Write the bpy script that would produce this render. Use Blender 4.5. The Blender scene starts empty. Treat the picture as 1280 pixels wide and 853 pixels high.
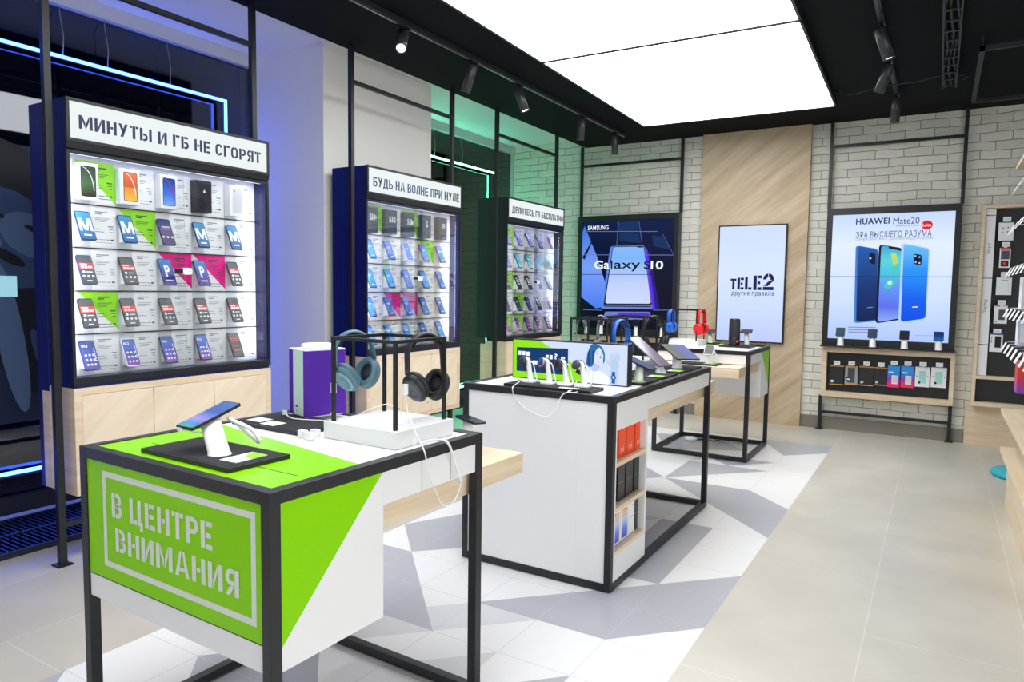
import bpy, bmesh, math, random
from mathutils import Vector, Matrix, Euler
random.seed(7)
SC = bpy.context.scene
COL = SC.collection
rad = math.radians

# ------------------------------------------------------------------ camera, exposure, world
F_PX, YAW, PIT, ROL = 882.1, rad(31.089), rad(4.217), rad(0.756)
CAM = Vector((1.313, 0.0, 1.373))
FW = Vector((-math.sin(YAW) * math.cos(PIT), math.cos(YAW) * math.cos(PIT), -math.sin(PIT)))
_r = Vector((math.cos(YAW), math.sin(YAW), 0))
_u = _r.cross(FW)
CR = math.cos(ROL) * _r + math.sin(ROL) * _u
CU = -math.sin(ROL) * _r + math.cos(ROL) * _u
cd = bpy.data.cameras.new('camera')
cam = bpy.data.objects.new('camera', cd)
COL.objects.link(cam)
cd.sensor_width = 36.0
cd.lens = F_PX * 36.0 / 1280.0
cd.clip_start = 0.05
cam.matrix_world = Matrix(((CR.x, CU.x, -FW.x, CAM.x), (CR.y, CU.y, -FW.y, CAM.y), (CR.z, CU.z, -FW.z, CAM.z), (0, 0, 0, 1)))
SC.camera = cam

SC.view_settings.view_transform = 'Standard'
SC.view_settings.look = 'None'
SC.view_settings.gamma = 1.0
SC.view_settings.use_curve_mapping = False
SC.view_settings.exposure = 0.07
PANEL_L = 5.4          # radiance of the stretch-ceiling light panels
SPOT_W = 70.0          # each track spotlight
CAB_W = 1.25            # LED line and added side fill inside each display cabinet

w = bpy.data.worlds.new('added_fill_light')  # even bright surroundings, added as fill light through the open right side
SC.world = w
w.use_nodes = True
w.node_tree.nodes['Background'].inputs[0].default_value = (0.97, 0.99, 1.0, 1)
w.node_tree.nodes['Background'].inputs[1].default_value = 2.9
try:
    SC.cycles.max_bounces = 8
    SC.cycles.transparent_max_bounces = 12
    SC.cycles.sample_clamp_indirect = 6.0
    SC.cycles.caustics_reflective = False
    SC.cycles.caustics_refractive = False
except Exception:
    pass


def ray(px, py):
    return FW + CR * ((px - 640) / F_PX) - CU * ((py - 426.5) / F_PX)


def onx(px, py, X):
    d = ray(px, py)
    return CAM + d * ((X - CAM.x) / d.x)


def ony(px, py, Y):
    d = ray(px, py)
    return CAM + d * ((Y - CAM.y) / d.y)


def onz(px, py, Z):
    d = ray(px, py)
    return CAM + d * ((Z - CAM.z) / d.z)


# ------------------------------------------------------------------ materials
def lin(c):
    """sRGB 0..255 -> linear"""
    return tuple((v / 255 / 12.92) if v <= 10 else ((v / 255 + 0.055) / 1.055) ** 2.4 for v in c)


MATS = {}


def mat(name, rgb, rough=0.5, metal=0.0, spec=0.5, coat=0.0):
    m = bpy.data.materials.new(name)
    m.use_nodes = True
    b = m.node_tree.nodes['Principled BSDF']
    b.inputs['Base Color'].default_value = (*lin(rgb), 1)
    b.inputs['Roughness'].default_value = rough
    b.inputs['Metallic'].default_value = metal
    b.inputs['Specular IOR Level'].default_value = spec
    b.inputs['Coat Weight'].default_value = coat
    m.diffuse_color = (*lin(rgb), 1)
    MATS[name] = m
    return m


def emat(name, rgb, strength=1.0, linear=None):
    """lit surface: screens, lamps, neon"""
    m = mat(name, (4, 4, 5), 0.4, spec=0.15)
    b = m.node_tree.nodes['Principled BSDF']
    b.inputs['Emission Color'].default_value = (*(linear or lin(rgb)), 1)
    b.inputs['Emission Strength'].default_value = strength
    return m


def N(m, t, **kw):
    n = m.node_tree.nodes.new(t)
    for k, v in kw.items():
        setattr(n, k, v)
    return n


def L(m, a, b):
    m.node_tree.links.new(a, b)


def math_node(m, op, a, b=None):
    n = N(m, 'ShaderNodeMath', operation=op)
    for i, v in enumerate((a, b)):
        if v is None:
            continue
        if isinstance(v, (int, float)):
            n.inputs[i].default_value = v
        else:
            L(m, v, n.inputs[i])
    return n.outputs[0]


def ramp(m, fac, stops):
    r = N(m, 'ShaderNodeValToRGB')
    e = r.color_ramp.elements
    while len(e) < len(stops):
        e.new(0.5)
    for el, (p, c) in zip(e, stops):
        el.position = p
        el.color = (*c, 1)
    L(m, fac, r.inputs[0])
    return r.outputs[0]


def wood(name, c1, c2, rot=(0, 0, 0), scale=(1, 1, 1), rough=0.45, freq=3.0):
    m = mat(name, c1, rough)
    g = N(m, 'ShaderNodeNewGeometry')
    mp = N(m, 'ShaderNodeMapping')
    mp.inputs['Scale'].default_value = scale
    m0 = N(m, 'ShaderNodeMapping')
    m0.inputs['Rotation'].default_value = rot
    L(m, g.outputs['Position'], m0.inputs['Vector'])
    L(m, m0.outputs[0], mp.inputs['Vector'])
    n1 = N(m, 'ShaderNodeTexNoise')
    n1.inputs['Scale'].default_value = freq
    n1.inputs['Detail'].default_value = 5
    n1.inputs['Roughness'].default_value = 0.62
    L(m, mp.outputs[0], n1.inputs['Vector'])
    c = ramp(m, n1.outputs['Fac'], [(0.3, lin(c2)), (0.72, lin(c1))])
    L(m, c, m.node_tree.nodes['Principled BSDF'].inputs['Base Color'])
    return m


WHITE = mat('white_laminate', (226, 226, 226), 0.4)
WHITE_P = mat('white_plastic', (235, 236, 236), 0.35)
PAPER = mat('paper_white', (232, 232, 234), 0.6)
PAPER2 = mat('paper_grey', (205, 206, 210), 0.6)
BLACK = mat('black_steel', (20, 22, 26), 0.42, 0.0, 0.5)
BLACK_P = mat('black_plastic', (20, 21, 24), 0.4)
RUBBER = mat('black_rubber_mat', (26, 26, 29), 0.85)
DARK = mat('panel_blue_lit', (14, 22, 88), 0.4)  # black panels with blue neon light put into the base colour
CHAR = mat('charcoal_panel', (18, 20, 26), 0.45)
GREEN = mat('lime_laminate', (132, 204, 0), 0.32, spec=0.15)
GREENP = mat('lime_paper', (140, 214, 25), 0.5)
MAGENTA = mat('magenta_paper', (225, 8, 132), 0.5)
INK = mat('grey_ink', (150, 152, 158), 0.7)
INK_D = mat('dark_ink', (70, 72, 78), 0.7)
NAVYINK = mat('navy_ink', (30, 38, 74), 0.6)
SIGNGREY = mat('pale_print', (212, 217, 208), 0.5)
CEIL = mat('black_ceiling', (9, 10, 12), 0.8, spec=0.15)
DUCT = mat('black_duct', (30, 31, 35), 0.5)
TRACK = mat('track_black', (46, 47, 52), 0.35)
PLASTER = mat('plaster', (232, 230, 224), 0.85)
WHITEPL = mat('white_plaster', (238, 239, 239), 0.85)
FRAMEGR = mat('window_frame_grey', (196, 197, 200), 0.6)
SKIRT = mat('grey_stone_skirting', (128, 122, 114), 0.6)
STEEL = mat('steel', (150, 152, 158), 0.3, 0.9)
GRATE = mat('grate_metal', (58, 62, 72), 0.35, 0.8)
SHEER = mat('cable_white', (232, 233, 232), 0.4)
TEAL = mat('teal_vinyl', (28, 172, 190), 0.4)
OAK = wood('pale_birch', (228, 210, 184), (208, 184, 152), (0, 0, 0), (1.2, 1.2, 14), 0.45, 2.0)
DOORW = wood('birch_door', (232, 217, 194), (218, 199, 172), (rad(-40), 0, 0), (1, 0.9, 6), 0.45, 2.0)
PANELW = wood('birch_wall_panel', (214, 194, 166), (176, 150, 118), (0, rad(38), 0), (0.8, 1, 7), 0.5, 1.5)
SHELFW = wood('birch_shelf', (230, 214, 188), (214, 192, 160), (0, 0, 0), (10, 1, 10), 0.45, 2.0)


def glass(name, tint=(1, 1, 1), refl=1.0):
    m = bpy.data.materials.new(name)
    m.use_nodes = True
    nt = m.node_tree
    nt.nodes.clear()
    o = nt.nodes.new('ShaderNodeOutputMaterial')
    mx = nt.nodes.new('ShaderNodeMixShader')
    t = nt.nodes.new('ShaderNodeBsdfTransparent')
    t.inputs[0].default_value = (*tint, 1)
    g = nt.nodes.new('ShaderNodeBsdfGlossy')
    g.inputs['Roughness'].default_value = 0.02
    f = nt.nodes.new('ShaderNodeFresnel')
    f.inputs[0].default_value = 1.5
    k = nt.nodes.new('ShaderNodeMath')
    k.operation = 'MULTIPLY'
    k.inputs[1].default_value = refl
    nt.links.new(f.outputs[0], k.inputs[0])
    nt.links.new(k.outputs[0], mx.inputs[0])
    nt.links.new(t.outputs[0], mx.inputs[1])
    nt.links.new(g.outputs[0], mx.inputs[2])
    nt.links.new(mx.outputs[0], o.inputs[0])
    return m


GLASS = glass('cabinet_glass', (0.97, 0.98, 0.98), 0.3)
WGLASS = glass('window_glass', (0.5, 0.55, 0.65), 2.0)

# brick: white painted brick with relief
def brick(name, c, mortar):
    m = mat(name, c, 0.7)
    b = m.node_tree.nodes['Principled BSDF']
    g = N(m, 'ShaderNodeNewGeometry')
    sp = N(m, 'ShaderNodeSeparateXYZ')
    L(m, g.outputs['Position'], sp.inputs[0])
    nz = N(m, 'ShaderNodeTexNoise')
    nz.inputs['Scale'].default_value = 4.0
    nz.inputs['Detail'].default_value = 3
    L(m, g.outputs['Position'], nz.inputs['Vector'])
    d = math_node(m, 'MULTIPLY', math_node(m, 'SUBTRACT', nz.outputs['Fac'], 0.5), 0.036)
    cb = N(m, 'ShaderNodeCombineXYZ')
    L(m, math_node(m, 'ADD', sp.outputs[0], d), cb.inputs[0])
    L(m, math_node(m, 'ADD', sp.outputs[2], d), cb.inputs[1])
    bt = N(m, 'ShaderNodeTexBrick', offset=0.5, squash=1.0)
    bt.inputs['Color1'].default_value = (*lin(c), 1)
    bt.inputs['Color2'].default_value = (*lin(tuple(max(0, v - 12) for v in c)), 1)
    bt.inputs['Mortar'].default_value = (*lin(mortar), 1)
    bt.inputs['Scale'].default_value = 1.0
    bt.inputs['Mortar Size'].default_value = 0.0032
    bt.inputs['Mortar Smooth'].default_value = 0.35
    bt.inputs['Brick Width'].default_value = 0.24
    bt.inputs['Row Height'].default_value = 0.081
    L(m, cb.outputs[0], bt.inputs['Vector'])
    n2 = N(m, 'ShaderNodeTexNoise')
    n2.inputs['Scale'].default_value = 9.0
    n2.inputs['Detail'].default_value = 8
    L(m, g.outputs['Position'], n2.inputs['Vector'])
    h = math_node(m, 'ADD', math_node(m, 'MULTIPLY', math_node(m, 'SUBTRACT', 1.0, bt.outputs['Fac']), 1.0), math_node(m, 'MULTIPLY', n2.outputs['Fac'], 1.5))
    bp = N(m, 'ShaderNodeBump')
    bp.inputs['Strength'].default_value = 0.85
    bp.inputs['Distance'].default_value = 0.016
    L(m, h, bp.inputs['Height'])
    L(m, bp.outputs[0], b.inputs['Normal'])
    L(m, bt.outputs['Color'], b.inputs['Base Color'])
    return m


BRICK = brick('white_brick', (224, 223, 212), (150, 146, 134))


def tile(name, c, grout, sx, sy, ox, oy, stag, rough, var=0.5, gw=0.0022):
    m = mat(name, c, rough)
    b = m.node_tree.nodes['Principled BSDF']
    g = N(m, 'ShaderNodeNewGeometry')
    sp = N(m, 'ShaderNodeSeparateXYZ')
    L(m, g.outputs['Position'], sp.inputs[0])
    cb = N(m, 'ShaderNodeCombineXYZ')          # brick rows run along y
    L(m, math_node(m, 'SUBTRACT', sp.outputs[1], oy), cb.inputs[0])
    L(m, math_node(m, 'SUBTRACT', sp.outputs[0], ox), cb.inputs[1])
    bt = N(m, 'ShaderNodeTexBrick', offset=stag, squash=1.0)
    c2 = tuple(v * (1 - 0.06 * var) for v in c)
    bt.inputs['Color1'].default_value = (*lin(c), 1)
    bt.inputs['Color2'].default_value = (*lin(c2), 1)
    bt.inputs['Mortar'].default_value = (*lin(grout), 1)
    bt.inputs['Scale'].default_value = 1.0
    bt.inputs['Mortar Size'].default_value = gw
    bt.inputs['Mortar Smooth'].default_value = 0.3
    bt.inputs['Brick Width'].default_value = sy
    bt.inputs['Row Height'].default_value = sx
    L(m, cb.outputs[0], bt.inputs['Vector'])
    nz = N(m, 'ShaderNodeTexNoise')
    nz.inputs['Scale'].default_value = 2.2
    nz.inputs['Detail'].default_value = 6
    L(m, g.outputs['Position'], nz.inputs['Vector'])
    cr = ramp(m, nz.outputs['Fac'], [(0.3, (1 - 0.2 * var,) * 3), (0.7, (1.0, 1.0, 1.0))])
    mx = N(m, 'ShaderNodeMix', data_type='RGBA', blend_type='MULTIPLY')
    mx.inputs[0].default_value = 1.0
    L(m, bt.outputs['Color'], mx.inputs[6])
    L(m, cr, mx.inputs[7])
    L(m, mx.outputs[2], b.inputs['Base Color'])
    return m


T_BEIGE = tile('floor_tile_beige', (202, 197, 185), (216, 213, 205), 0.56, 1.24, 0.56, 0.62, 0.5, 0.32, 0.8)
T_WHITE = tile('floor_tile_white', (228, 228, 228), (196, 196, 196), 0.3067, 0.31, -1.28, 2.187, 0.0, 0.3, 0.1, 0.0016)
T_GREY = tile('floor_tile_grey', (172, 174, 182), (190, 191, 196), 0.3067, 0.31, -1.28, 2.187, 0.0, 0.3, 0.2, 0.0016)
T_PALE = tile('floor_tile_pale', (208, 208, 211), (196, 196, 198), 0.3067, 0.31, -1.28, 2.187, 0.0, 0.3, 0.15, 0.0016)


# ------------------------------------------------------------------ mesh builder
class MB:
    def __init__(s):
        s.v, s.f, s.m, s.s = [], [], [], []
        s.mats = []

    def mi(s, m):
        if m not in s.mats:
            s.mats.append(m)
        return s.mats.index(m)

    def add(s, vs, fs, m, M=None, smooth=False):
        o = len(s.v)
        k = s.mi(m)
        for v in vs:
            v = Vector(v)
            s.v.append(tuple(M @ v) if M is not None else tuple(v))
        for f in fs:
            s.f.append([i + o for i in f])
            s.m.append(k)
            s.s.append(smooth)
        return s

    def box(s, x0, x1, y0, y1, z0, z1, m, M=None):
        vs = [(x0, y0, z0), (x1, y0, z0), (x1, y1, z0), (x0, y1, z0), (x0, y0, z1), (x1, y0, z1), (x1, y1, z1), (x0, y1, z1)]
        fs = [(0, 3, 2, 1), (4, 5, 6, 7), (0, 1, 5, 4), (1, 2, 6, 5), (2, 3, 7, 6), (3, 0, 4, 7)]
        return s.add(vs, fs, m, M)

    def rbox(s, x0, x1, y0, y1, z0, z1, r, m, M=None, axis='z', seg=4):
        """box with rounded edges along one axis"""
        def rr(a0, a1, b0, b1):
            pts = []
            for cx, cy, st in ((a1 - r, b1 - r, 0), (a0 + r, b1 - r, 90), (a0 + r, b0 + r, 180), (a1 - r, b0 + r, 270)):
                for i in range(seg + 1):
                    t = rad(st + 90 * i / seg)
                    pts.append((cx + r * math.cos(t), cy + r * math.sin(t)))
            return pts
        if axis == 'z':
            return s.prism(rr(x0, x1, y0, y1), lambda p, h: (p[0], p[1], h), z0, z1, m, M)
        if axis == 'x':
            return s.prism(rr(y0, y1, z0, z1), lambda p, h: (h, p[0], p[1]), x0, x1, m, M)
        return s.prism(rr(z0, z1, x0, x1), lambda p, h: (p[1], h, p[0]), y0, y1, m, M)

    def prism(s, pts, fn, h0, h1, m, M=None):
        n = len(pts)
        vs = [fn(p, h0) for p in pts] + [fn(p, h1) for p in pts]
        fs = [tuple(range(n))[::-1], tuple(range(n, 2 * n))]
        fs += [(i, (i + 1) % n, n + (i + 1) % n, n + i) for i in range(n)]
        return s.add(vs, fs, m, M)

    def poly(s, pts3, m, M=None):
        return s.add(pts3, [tuple(range(len(pts3)))], m, M)

    def tube(s, path, r, m, n=8, M=None, cap=True, flat=None):
        """swept tube; flat=(ra, rb) gives an elliptical section"""
        P = [Vector(p) for p in path]
        vs, fs = [], []
        prev = None
        for i, p in enumerate(P):
            t = (P[min(i + 1, len(P) - 1)] - P[max(i - 1, 0)]).normalized()
            if prev is None:
                a = Vector((0, 0, 1)) if abs(t.z) < 0.9 else Vector((1, 0, 0))
                a = (a - t * a.dot(t)).normalized()
            else:
                a = (prev - t * prev.dot(t)).normalized()
            prev = a
            b = t.cross(a)
            rr = r[i] if isinstance(r, (list, tuple)) else r
            for k in range(n):
                an = 2 * math.pi * k / n
                ra, rb = flat if flat else (rr, rr)
                vs.append(p + a * (ra * math.cos(an)) + b * (rb * math.sin(an)))
        for i in range(len(P) - 1):
            for k in range(n):
                fs.append((i * n + k, i * n + (k + 1) % n, (i + 1) * n + (k + 1) % n, (i + 1) * n + k))
        if cap:
            fs.append(tuple(range(n))[::-1])
            fs.append(tuple(range((len(P) - 1) * n, len(P) * n)))
        return s.add(vs, fs, m, M, True)

    def lathe(s, prof, m, M=None, n=24, smooth=True):
        """profile of (radius, z) turned about z"""
        vs, fs = [], []
        for r, z in prof:
            for k in range(n):
                a = 2 * math.pi * k / n
                vs.append((r * math.cos(a), r * math.sin(a), z))
        for i in range(len(prof) - 1):
            for k in range(n):
                fs.append((i * n + k, i * n + (k + 1) % n, (i + 1) * n + (k + 1) % n, (i + 1) * n + k))
        fs.append(tuple(range(n))[::-1])
        fs.append(tuple(range((len(prof) - 1) * n, len(prof) * n)))
        return s.add(vs, fs, m, M, smooth)

    def build(s, name, parent=None, loc=None, bevel=0.0):
        """links the collected shapes as ONE mesh object; they are given in world coordinates of the moment of building"""
        inv = Matrix.Identity(4)
        if parent is not None:
            p = parent
            while p.parent is not None:
                p = p.parent
            inv = (Matrix.Translation(p.location) @ p.rotation_euler.to_matrix().to_4x4()).inverted()
        elif loc is not None:
            inv = Matrix.Translation(-Vector(loc))
        me = bpy.data.meshes.new(name)
        me.from_pydata([tuple(inv @ Vector(v)) for v in s.v], [], s.f)
        for m in s.mats:
            me.materials.append(m)
        me.polygons.foreach_set('material_index', s.m)
        me.polygons.foreach_set('use_smooth', s.s)
        me.update()
        o = bpy.data.objects.new(name, me)
        COL.objects.link(o)
        if parent is not None:
            o.parent = parent
        elif loc is not None:
            o.location = Vector(loc)
        if bevel:
            md = o.modifiers.new('bevel', 'BEVEL')
            md.width = bevel
            md.segments = 2
            md.limit_method = 'ANGLE'
        return o


def tag(o, label=None, cat=None, group=None, kind=None):
    if label:
        o['label'] = label
    if cat:
        o['category'] = cat
    if group:
        o['group'] = group
    if kind:
        o['kind'] = kind
    return o


def thing(name, label, cat, loc=(0, 0, 0), rotz=0.0, group=None):
    o = bpy.data.objects.new(name, None)
    o.empty_display_size = 0.05
    COL.objects.link(o)
    o.location = loc
    o.rotation_euler = (0, 0, rotz)
    return tag(o, label, cat, group)


def dup(src, M=None, label=None, loc=None, rot=None):
    """copy a thing with its parts and their sub-parts"""
    c = src.copy()
    COL.objects.link(c)
    if M is not None:
        c.matrix_world = M
    if loc is not None:
        c.location = loc
    if rot is not None:
        c.rotation_euler = rot
    if label:
        c['label'] = label
    for ch in src.children:
        d = ch.copy()
        COL.objects.link(d)
        d.parent = c
        for g in ch.children:
            e = g.copy()
            COL.objects.link(e)
            e.parent = d
    return c


def basis(o, ex, ey, ez):
    ex, ey, ez = Vector(ex).normalized(), Vector(ey).normalized(), Vector(ez).normalized()
    return Matrix(((ex.x, ey.x, ez.x, o[0]), (ex.y, ey.y, ez.y, o[1]), (ex.z, ey.z, ez.z, o[2]), (0, 0, 0, 1)))


# ------------------------------------------------------------------ lettering
def _R(a, b, c, d):
    return [(a, b), (c, b), (c, d), (a, d)]


def _A(cx, cy, rx, ry, a0, a1, t, n=12):
    """ring sector as convex quads"""
    out = []
    for i in range(n):
        p, q = rad(a0 + (a1 - a0) * i / n), rad(a0 + (a1 - a0) * (i + 1) / n)
        out.append([(cx + (rx - t) * math.cos(p), cy + (ry - t) * math.sin(p)), (cx + rx * math.cos(p), cy + ry * math.sin(p)),
                    (cx + rx * math.cos(q), cy + ry * math.sin(q)), (cx + (rx - t) * math.cos(q), cy + (ry - t) * math.sin(q))])
    return out


def _bowl(x0, xr, y0, y1, t=0.17):
    ry = (y1 - y0) / 2
    rx = min(ry, 0.7 * (xr - x0))
    xm = xr - rx
    return [_R(x0, y1 - t, xm, y1), _R(x0, y0, xm, y0 + t)] + _A(xm, (y0 + y1) / 2, rx, ry, -90, 90, t)


def _flip(ps, w):
    return [[(w - x, y) for x, y in p][::-1] for p in ps]


_S = [_R(0, 0, .2, 1)]
GLYPH = {
    'В': (_S + _bowl(.24, .58, .43, 1) + _bowl(.24, .62, 0, .57), .62),
    'Р': (_S + _bowl(.24, .62, .38, 1), .62),
    'Ь': (_S + _bowl(.24, .62, 0, .6), .62),
    'Ы': (_S + _bowl(.24, .58, 0, .6) + [_R(.68, 0, .88, 1)], .88),
    'Б': (_S + [_R(.24, .82, .56, 1)] + _bowl(.24, .62, 0, .6), .62),
    'Г': (_S + [_R(.24, .82, .54, 1)], .54),
    'Е': (_S + [_R(.24, .82, .56, 1), _R(.24, .41, .5, .59), _R(.24, 0, .56, .18)], .56),
    'Н': (_S + [_R(.24, .41, .42, .59), _R(.46, 0, .66, 1)], .66),
    'И': (_S + [[(.22, 0), (.47, .7), (.47, 1), (.22, .32)], _R(.49, 0, .69, 1)], .69),
    'М': (_S + [[(.22, 1), (.22, .62), (.42, .05), (.42, .45)], [(.66, 1), (.46, .45), (.46, .05), (.66, .62)], _R(.68, 0, .88, 1)], .88),
    'Т': ([_R(.2, 0, .4, 1), _R(0, .82, .17, 1), _R(.43, .82, .6, 1)], .6),
    'У': ([[(0, 1), (.26, .34), (.38, .52), (.2, 1)], [(.46, 1), (.12, 0), (.32, 0), (.66, 1)]], .66),
    'А': ([[(0, 0), (.19, 0), (.35, 1), (.25, 1)], [(.39, 1), (.55, 0), (.74, 0), (.49, 1)], _R(.24, .2, .5, .35)], .74),
    'С': (_A(.31, .68, .31, .32, 10, 180, .18) + _A(.31, .32, .31, .32, 180, 350, .18) + [_R(0, .32, .18, .68)], .62),
    'О': (_A(.32, .68, .32, .32, 0, 85, .18) + _A(.32, .68, .32, .32, 95, 180, .18) + _A(.32, .32, .32, .32, 180, 265, .18) + _A(.32, .32, .32, .32, 275, 360, .18) + [_R(0, .32, .18, .68), _R(.46, .32, .64, .68)], .64),
    'Я': (_flip(_S + _bowl(.24, .62, .38, 1), .62) + [[(0, 0), (.2, 0), (.38, .36), (.2, .36)]], .62),
    'Д': ([[(.08, .18), (.26, .18), (.36, 1), (.2, 1)], _R(.38, .82, .48, 1), _R(.5, .18, .7, 1), _R(0, 0, .78, .16), _R(0, -.14, .16, 0), _R(.62, -.14, .78, 0)], .78),
    'Л': ([[(0, 0), (.2, 0), (.34, 1), (.18, 1)], _R(.36, .82, .44, 1), _R(.47, 0, .67, 1)], .67),
    'П': (_S + [_R(.24, .82, .42, 1), _R(.46, 0, .66, 1)], .66),
    'Ц': (_S + [_R(.24, 0, .42, .18), _R(.46, 0, .66, 1), _R(.6, -.2, .76, .16)], .76),
    'T': ([_R(0, .8, .66, 1), _R(.2, 0, .46, .76)], .66),
    'E': ([_R(0, 0, .3, 1), _R(.36, .8, .72, 1), _R(.36, .4, .6, .6), _R(.36, 0, .72, .2)], .72),
    'L': ([_R(0, 0, .3, 1), _R(.36, 0, .72, .2)], .72),
    '2': (_A(.34, .66, .34, .34, -20, 88, .22) + _A(.34, .66, .34, .34, 96, 185, .22) + [[(.02, .24), (.3, .24), (.66, .56), (.4, .58)], _R(0, 0, .68, .2)], .68),
}


def stencil(text, gap=.13, space=.34):
    """list of convex polygons and the total width, cap height 1"""
    out, x = [], 0.0
    for ch in text:
        if ch == ' ':
            x += space
            continue
        ps, wd = GLYPH[ch]
        out += [[(px + x, py) for px, py in p] for p in ps]
        x += wd + gap
    return out, x - gap


def put_polys(mb, polys, M, m, wscale=1.0, hscale=1.0, depth=0.0):
    """2D polygons (x right, y up) laid on the plane M (local z out of the surface)"""
    for p in polys:
        q = [(x * wscale, y * hscale) for x, y in p]
        if depth:
            mb.prism(q, lambda a, h: (a[0], a[1], h), 0, depth, m, M)
        else:
            mb.poly([(x, y, 0) for x, y in q], m, M)


_TX, _GL = {}, {}
DEBUG_TEXT = False


def _raw(text, bold, res, outline=False):
    cu = bpy.data.curves.new('lettering_tmp', 'FONT')
    cu.body = text
    cu.size = 1.0
    cu.offset = bold
    cu.resolution_u = res
    if outline:
        cu.fill_mode = 'NONE'
    ob = bpy.data.objects.new('lettering_tmp', cu)
    COL.objects.link(ob)
    dg = bpy.context.evaluated_depsgraph_get()
    dg.update()
    me = bpy.data.meshes.new_from_object(ob.evaluated_get(dg))
    V_ = [(v.co.x, v.co.y) for v in me.vertices]
    if outline:      # true area of the letter from its outlines (holes run the other way)
        ar = abs(sum(V_[e.vertices[0]][0] * V_[e.vertices[1]][1] - V_[e.vertices[1]][0] * V_[e.vertices[0]][1] for e in me.edges)) / 2
        ar += bold * sum(math.dist(V_[e.vertices[0]], V_[e.vertices[1]]) for e in me.edges)
    else:
        ar = sum(p.area for p in me.polygons)
    out = (V_, [tuple(p.vertices) for p in me.polygons], ar)
    bpy.data.objects.remove(ob)
    bpy.data.curves.remove(cu)
    bpy.data.meshes.remove(me)
    return out


def _glyph(ch, bold):
    """one clean letter of the built-in typeface and its advance: the fill whose area agrees best with the outlines"""
    if (ch, bold) not in _GL:
        i_ = max(v[0] for v in _raw('I', bold, 3)[0])
        adv = max(v[0] for v in _raw(ch + 'I', bold, 3)[0]) - i_
        g = ([], [], 0)
        if ch != ' ':
            want = _raw(ch, bold, 8, True)[2]
            best = 9.0
            for k, r in enumerate((5, 4, 6, 3, 7, 8, 9, 10, 12)):
                q = _raw(ch, bold, r)
                er = abs(q[2] - want) / max(want, 1e-6)
                if er < best:
                    g, best = q, er
                if best < .015:
                    break
            if DEBUG_TEXT:
                print('GLYPH', ch, bold, round(want, 4), round(g[2], 4))
        _GL[(ch, bold)] = (g[0], g[1], adv)
    return _GL[(ch, bold)]


def font_mesh(text, bold=0.0, spacing=1.0):
    """triangles of a line of text in the built-in typeface: verts (x right, y up), faces, bounds"""
    key = (text, bold, spacing)
    if key not in _TX:
        vs, fs, x = [], [], 0.0
        for ch in text:
            gv, gf, adv = _glyph(ch, bold)
            o = len(vs)
            vs += [(x + a, b) for a, b in gv]
            fs += [tuple(i + o for i in f) for f in gf]
            x += adv * spacing
        xs, ys = [v[0] for v in vs], [v[1] for v in vs]
        _TX[key] = (vs, fs, (min(xs), max(xs), min(ys), max(ys)))
    return _TX[key]


def put_text(mb, text, M, x0, x1, y0, y1, m, bold=0.0, spacing=1.0):
    """fit a line of text into the box x0..x1, y0..y1 of the plane M"""
    vs, fs, (a, b, c, d) = font_mesh(text, bold, spacing)
    q = [(x0 + (x - a) / (b - a) * (x1 - x0), y0 + (y - c) / (d - c) * (y1 - y0), 0) for x, y in vs]
    mb.add(q, fs, m, M)


def gmat(name, stops, axis, a, b, emit=0.0, rough=0.3):
    """colour running along one of the object's own axes (printed or displayed artwork, one painted reflection)"""
    m = mat(name, stops[0][1], rough)
    tc = N(m, 'ShaderNodeTexCoord')
    sp = N(m, 'ShaderNodeSeparateXYZ')
    L(m, tc.outputs['Object'], sp.inputs[0])
    f = math_node(m, 'DIVIDE', math_node(m, 'SUBTRACT', sp.outputs[axis], a), b - a)
    c = ramp(m, f, [(p, lin(c)) for p, c in stops])
    bs = m.node_tree.nodes['Principled BSDF']
    if emit:
        bs.inputs['Base Color'].default_value = (0.003, 0.003, 0.004, 1)
        bs.inputs['Specular IOR Level'].default_value = 0.15
        bs.inputs['Roughness'].default_value = max(rough, 0.35)
        L(m, c, bs.inputs['Emission Color'])
        bs.inputs['Emission Strength'].default_value = emit
    else:
        L(m, c, bs.inputs['Base Color'])
    return m


def PX(o):            # plane facing +x, through o: right = +y
    return basis(o, (0, 1, 0), (0, 0, 1), (1, 0, 0))


def PY(o):            # plane facing -y
    return basis(o, (1, 0, 0), (0, 0, 1), (0, -1, 0))


def PZ(o, rz=0.0):    # plane facing up
    return basis(o, (math.cos(rz), math.sin(rz), 0), (-math.sin(rz), math.cos(rz), 0), (0, 0, 1))


# the letters used further down, set while the scene is still small
for _t, _b in (('HUAWEI', .025), ('Mate20', 0.0), ('ЭРА ВЫСШЕГО РАЗУМА', 0), ('ПЕРВЫЙ СМАРТФОН С ДВОЙНЫМ ВИДЕОМОДУЛЕМ', 0.0), ('камера Leica', 0.0), ('Leica', .01), ('SAMSUNG', .012), ('Ga10S', .02), ('a', .01), ('l', .015),
               ('axy', .012), ('другие правила', .003), ('Звук', 0.0), ('Заряд', 0.0), ('mi', .02), ('P', .03), ('BQ', .01), ('?', .03), ('S10+e9', .012)):
    for _c in _t:
        _glyph(_c, _b)

# ================================================================== THE SETTING
YW = 7.74      # back wall
XW = -2.62     # face of the plastered pillar
XG = -3.39     # window plane

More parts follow.
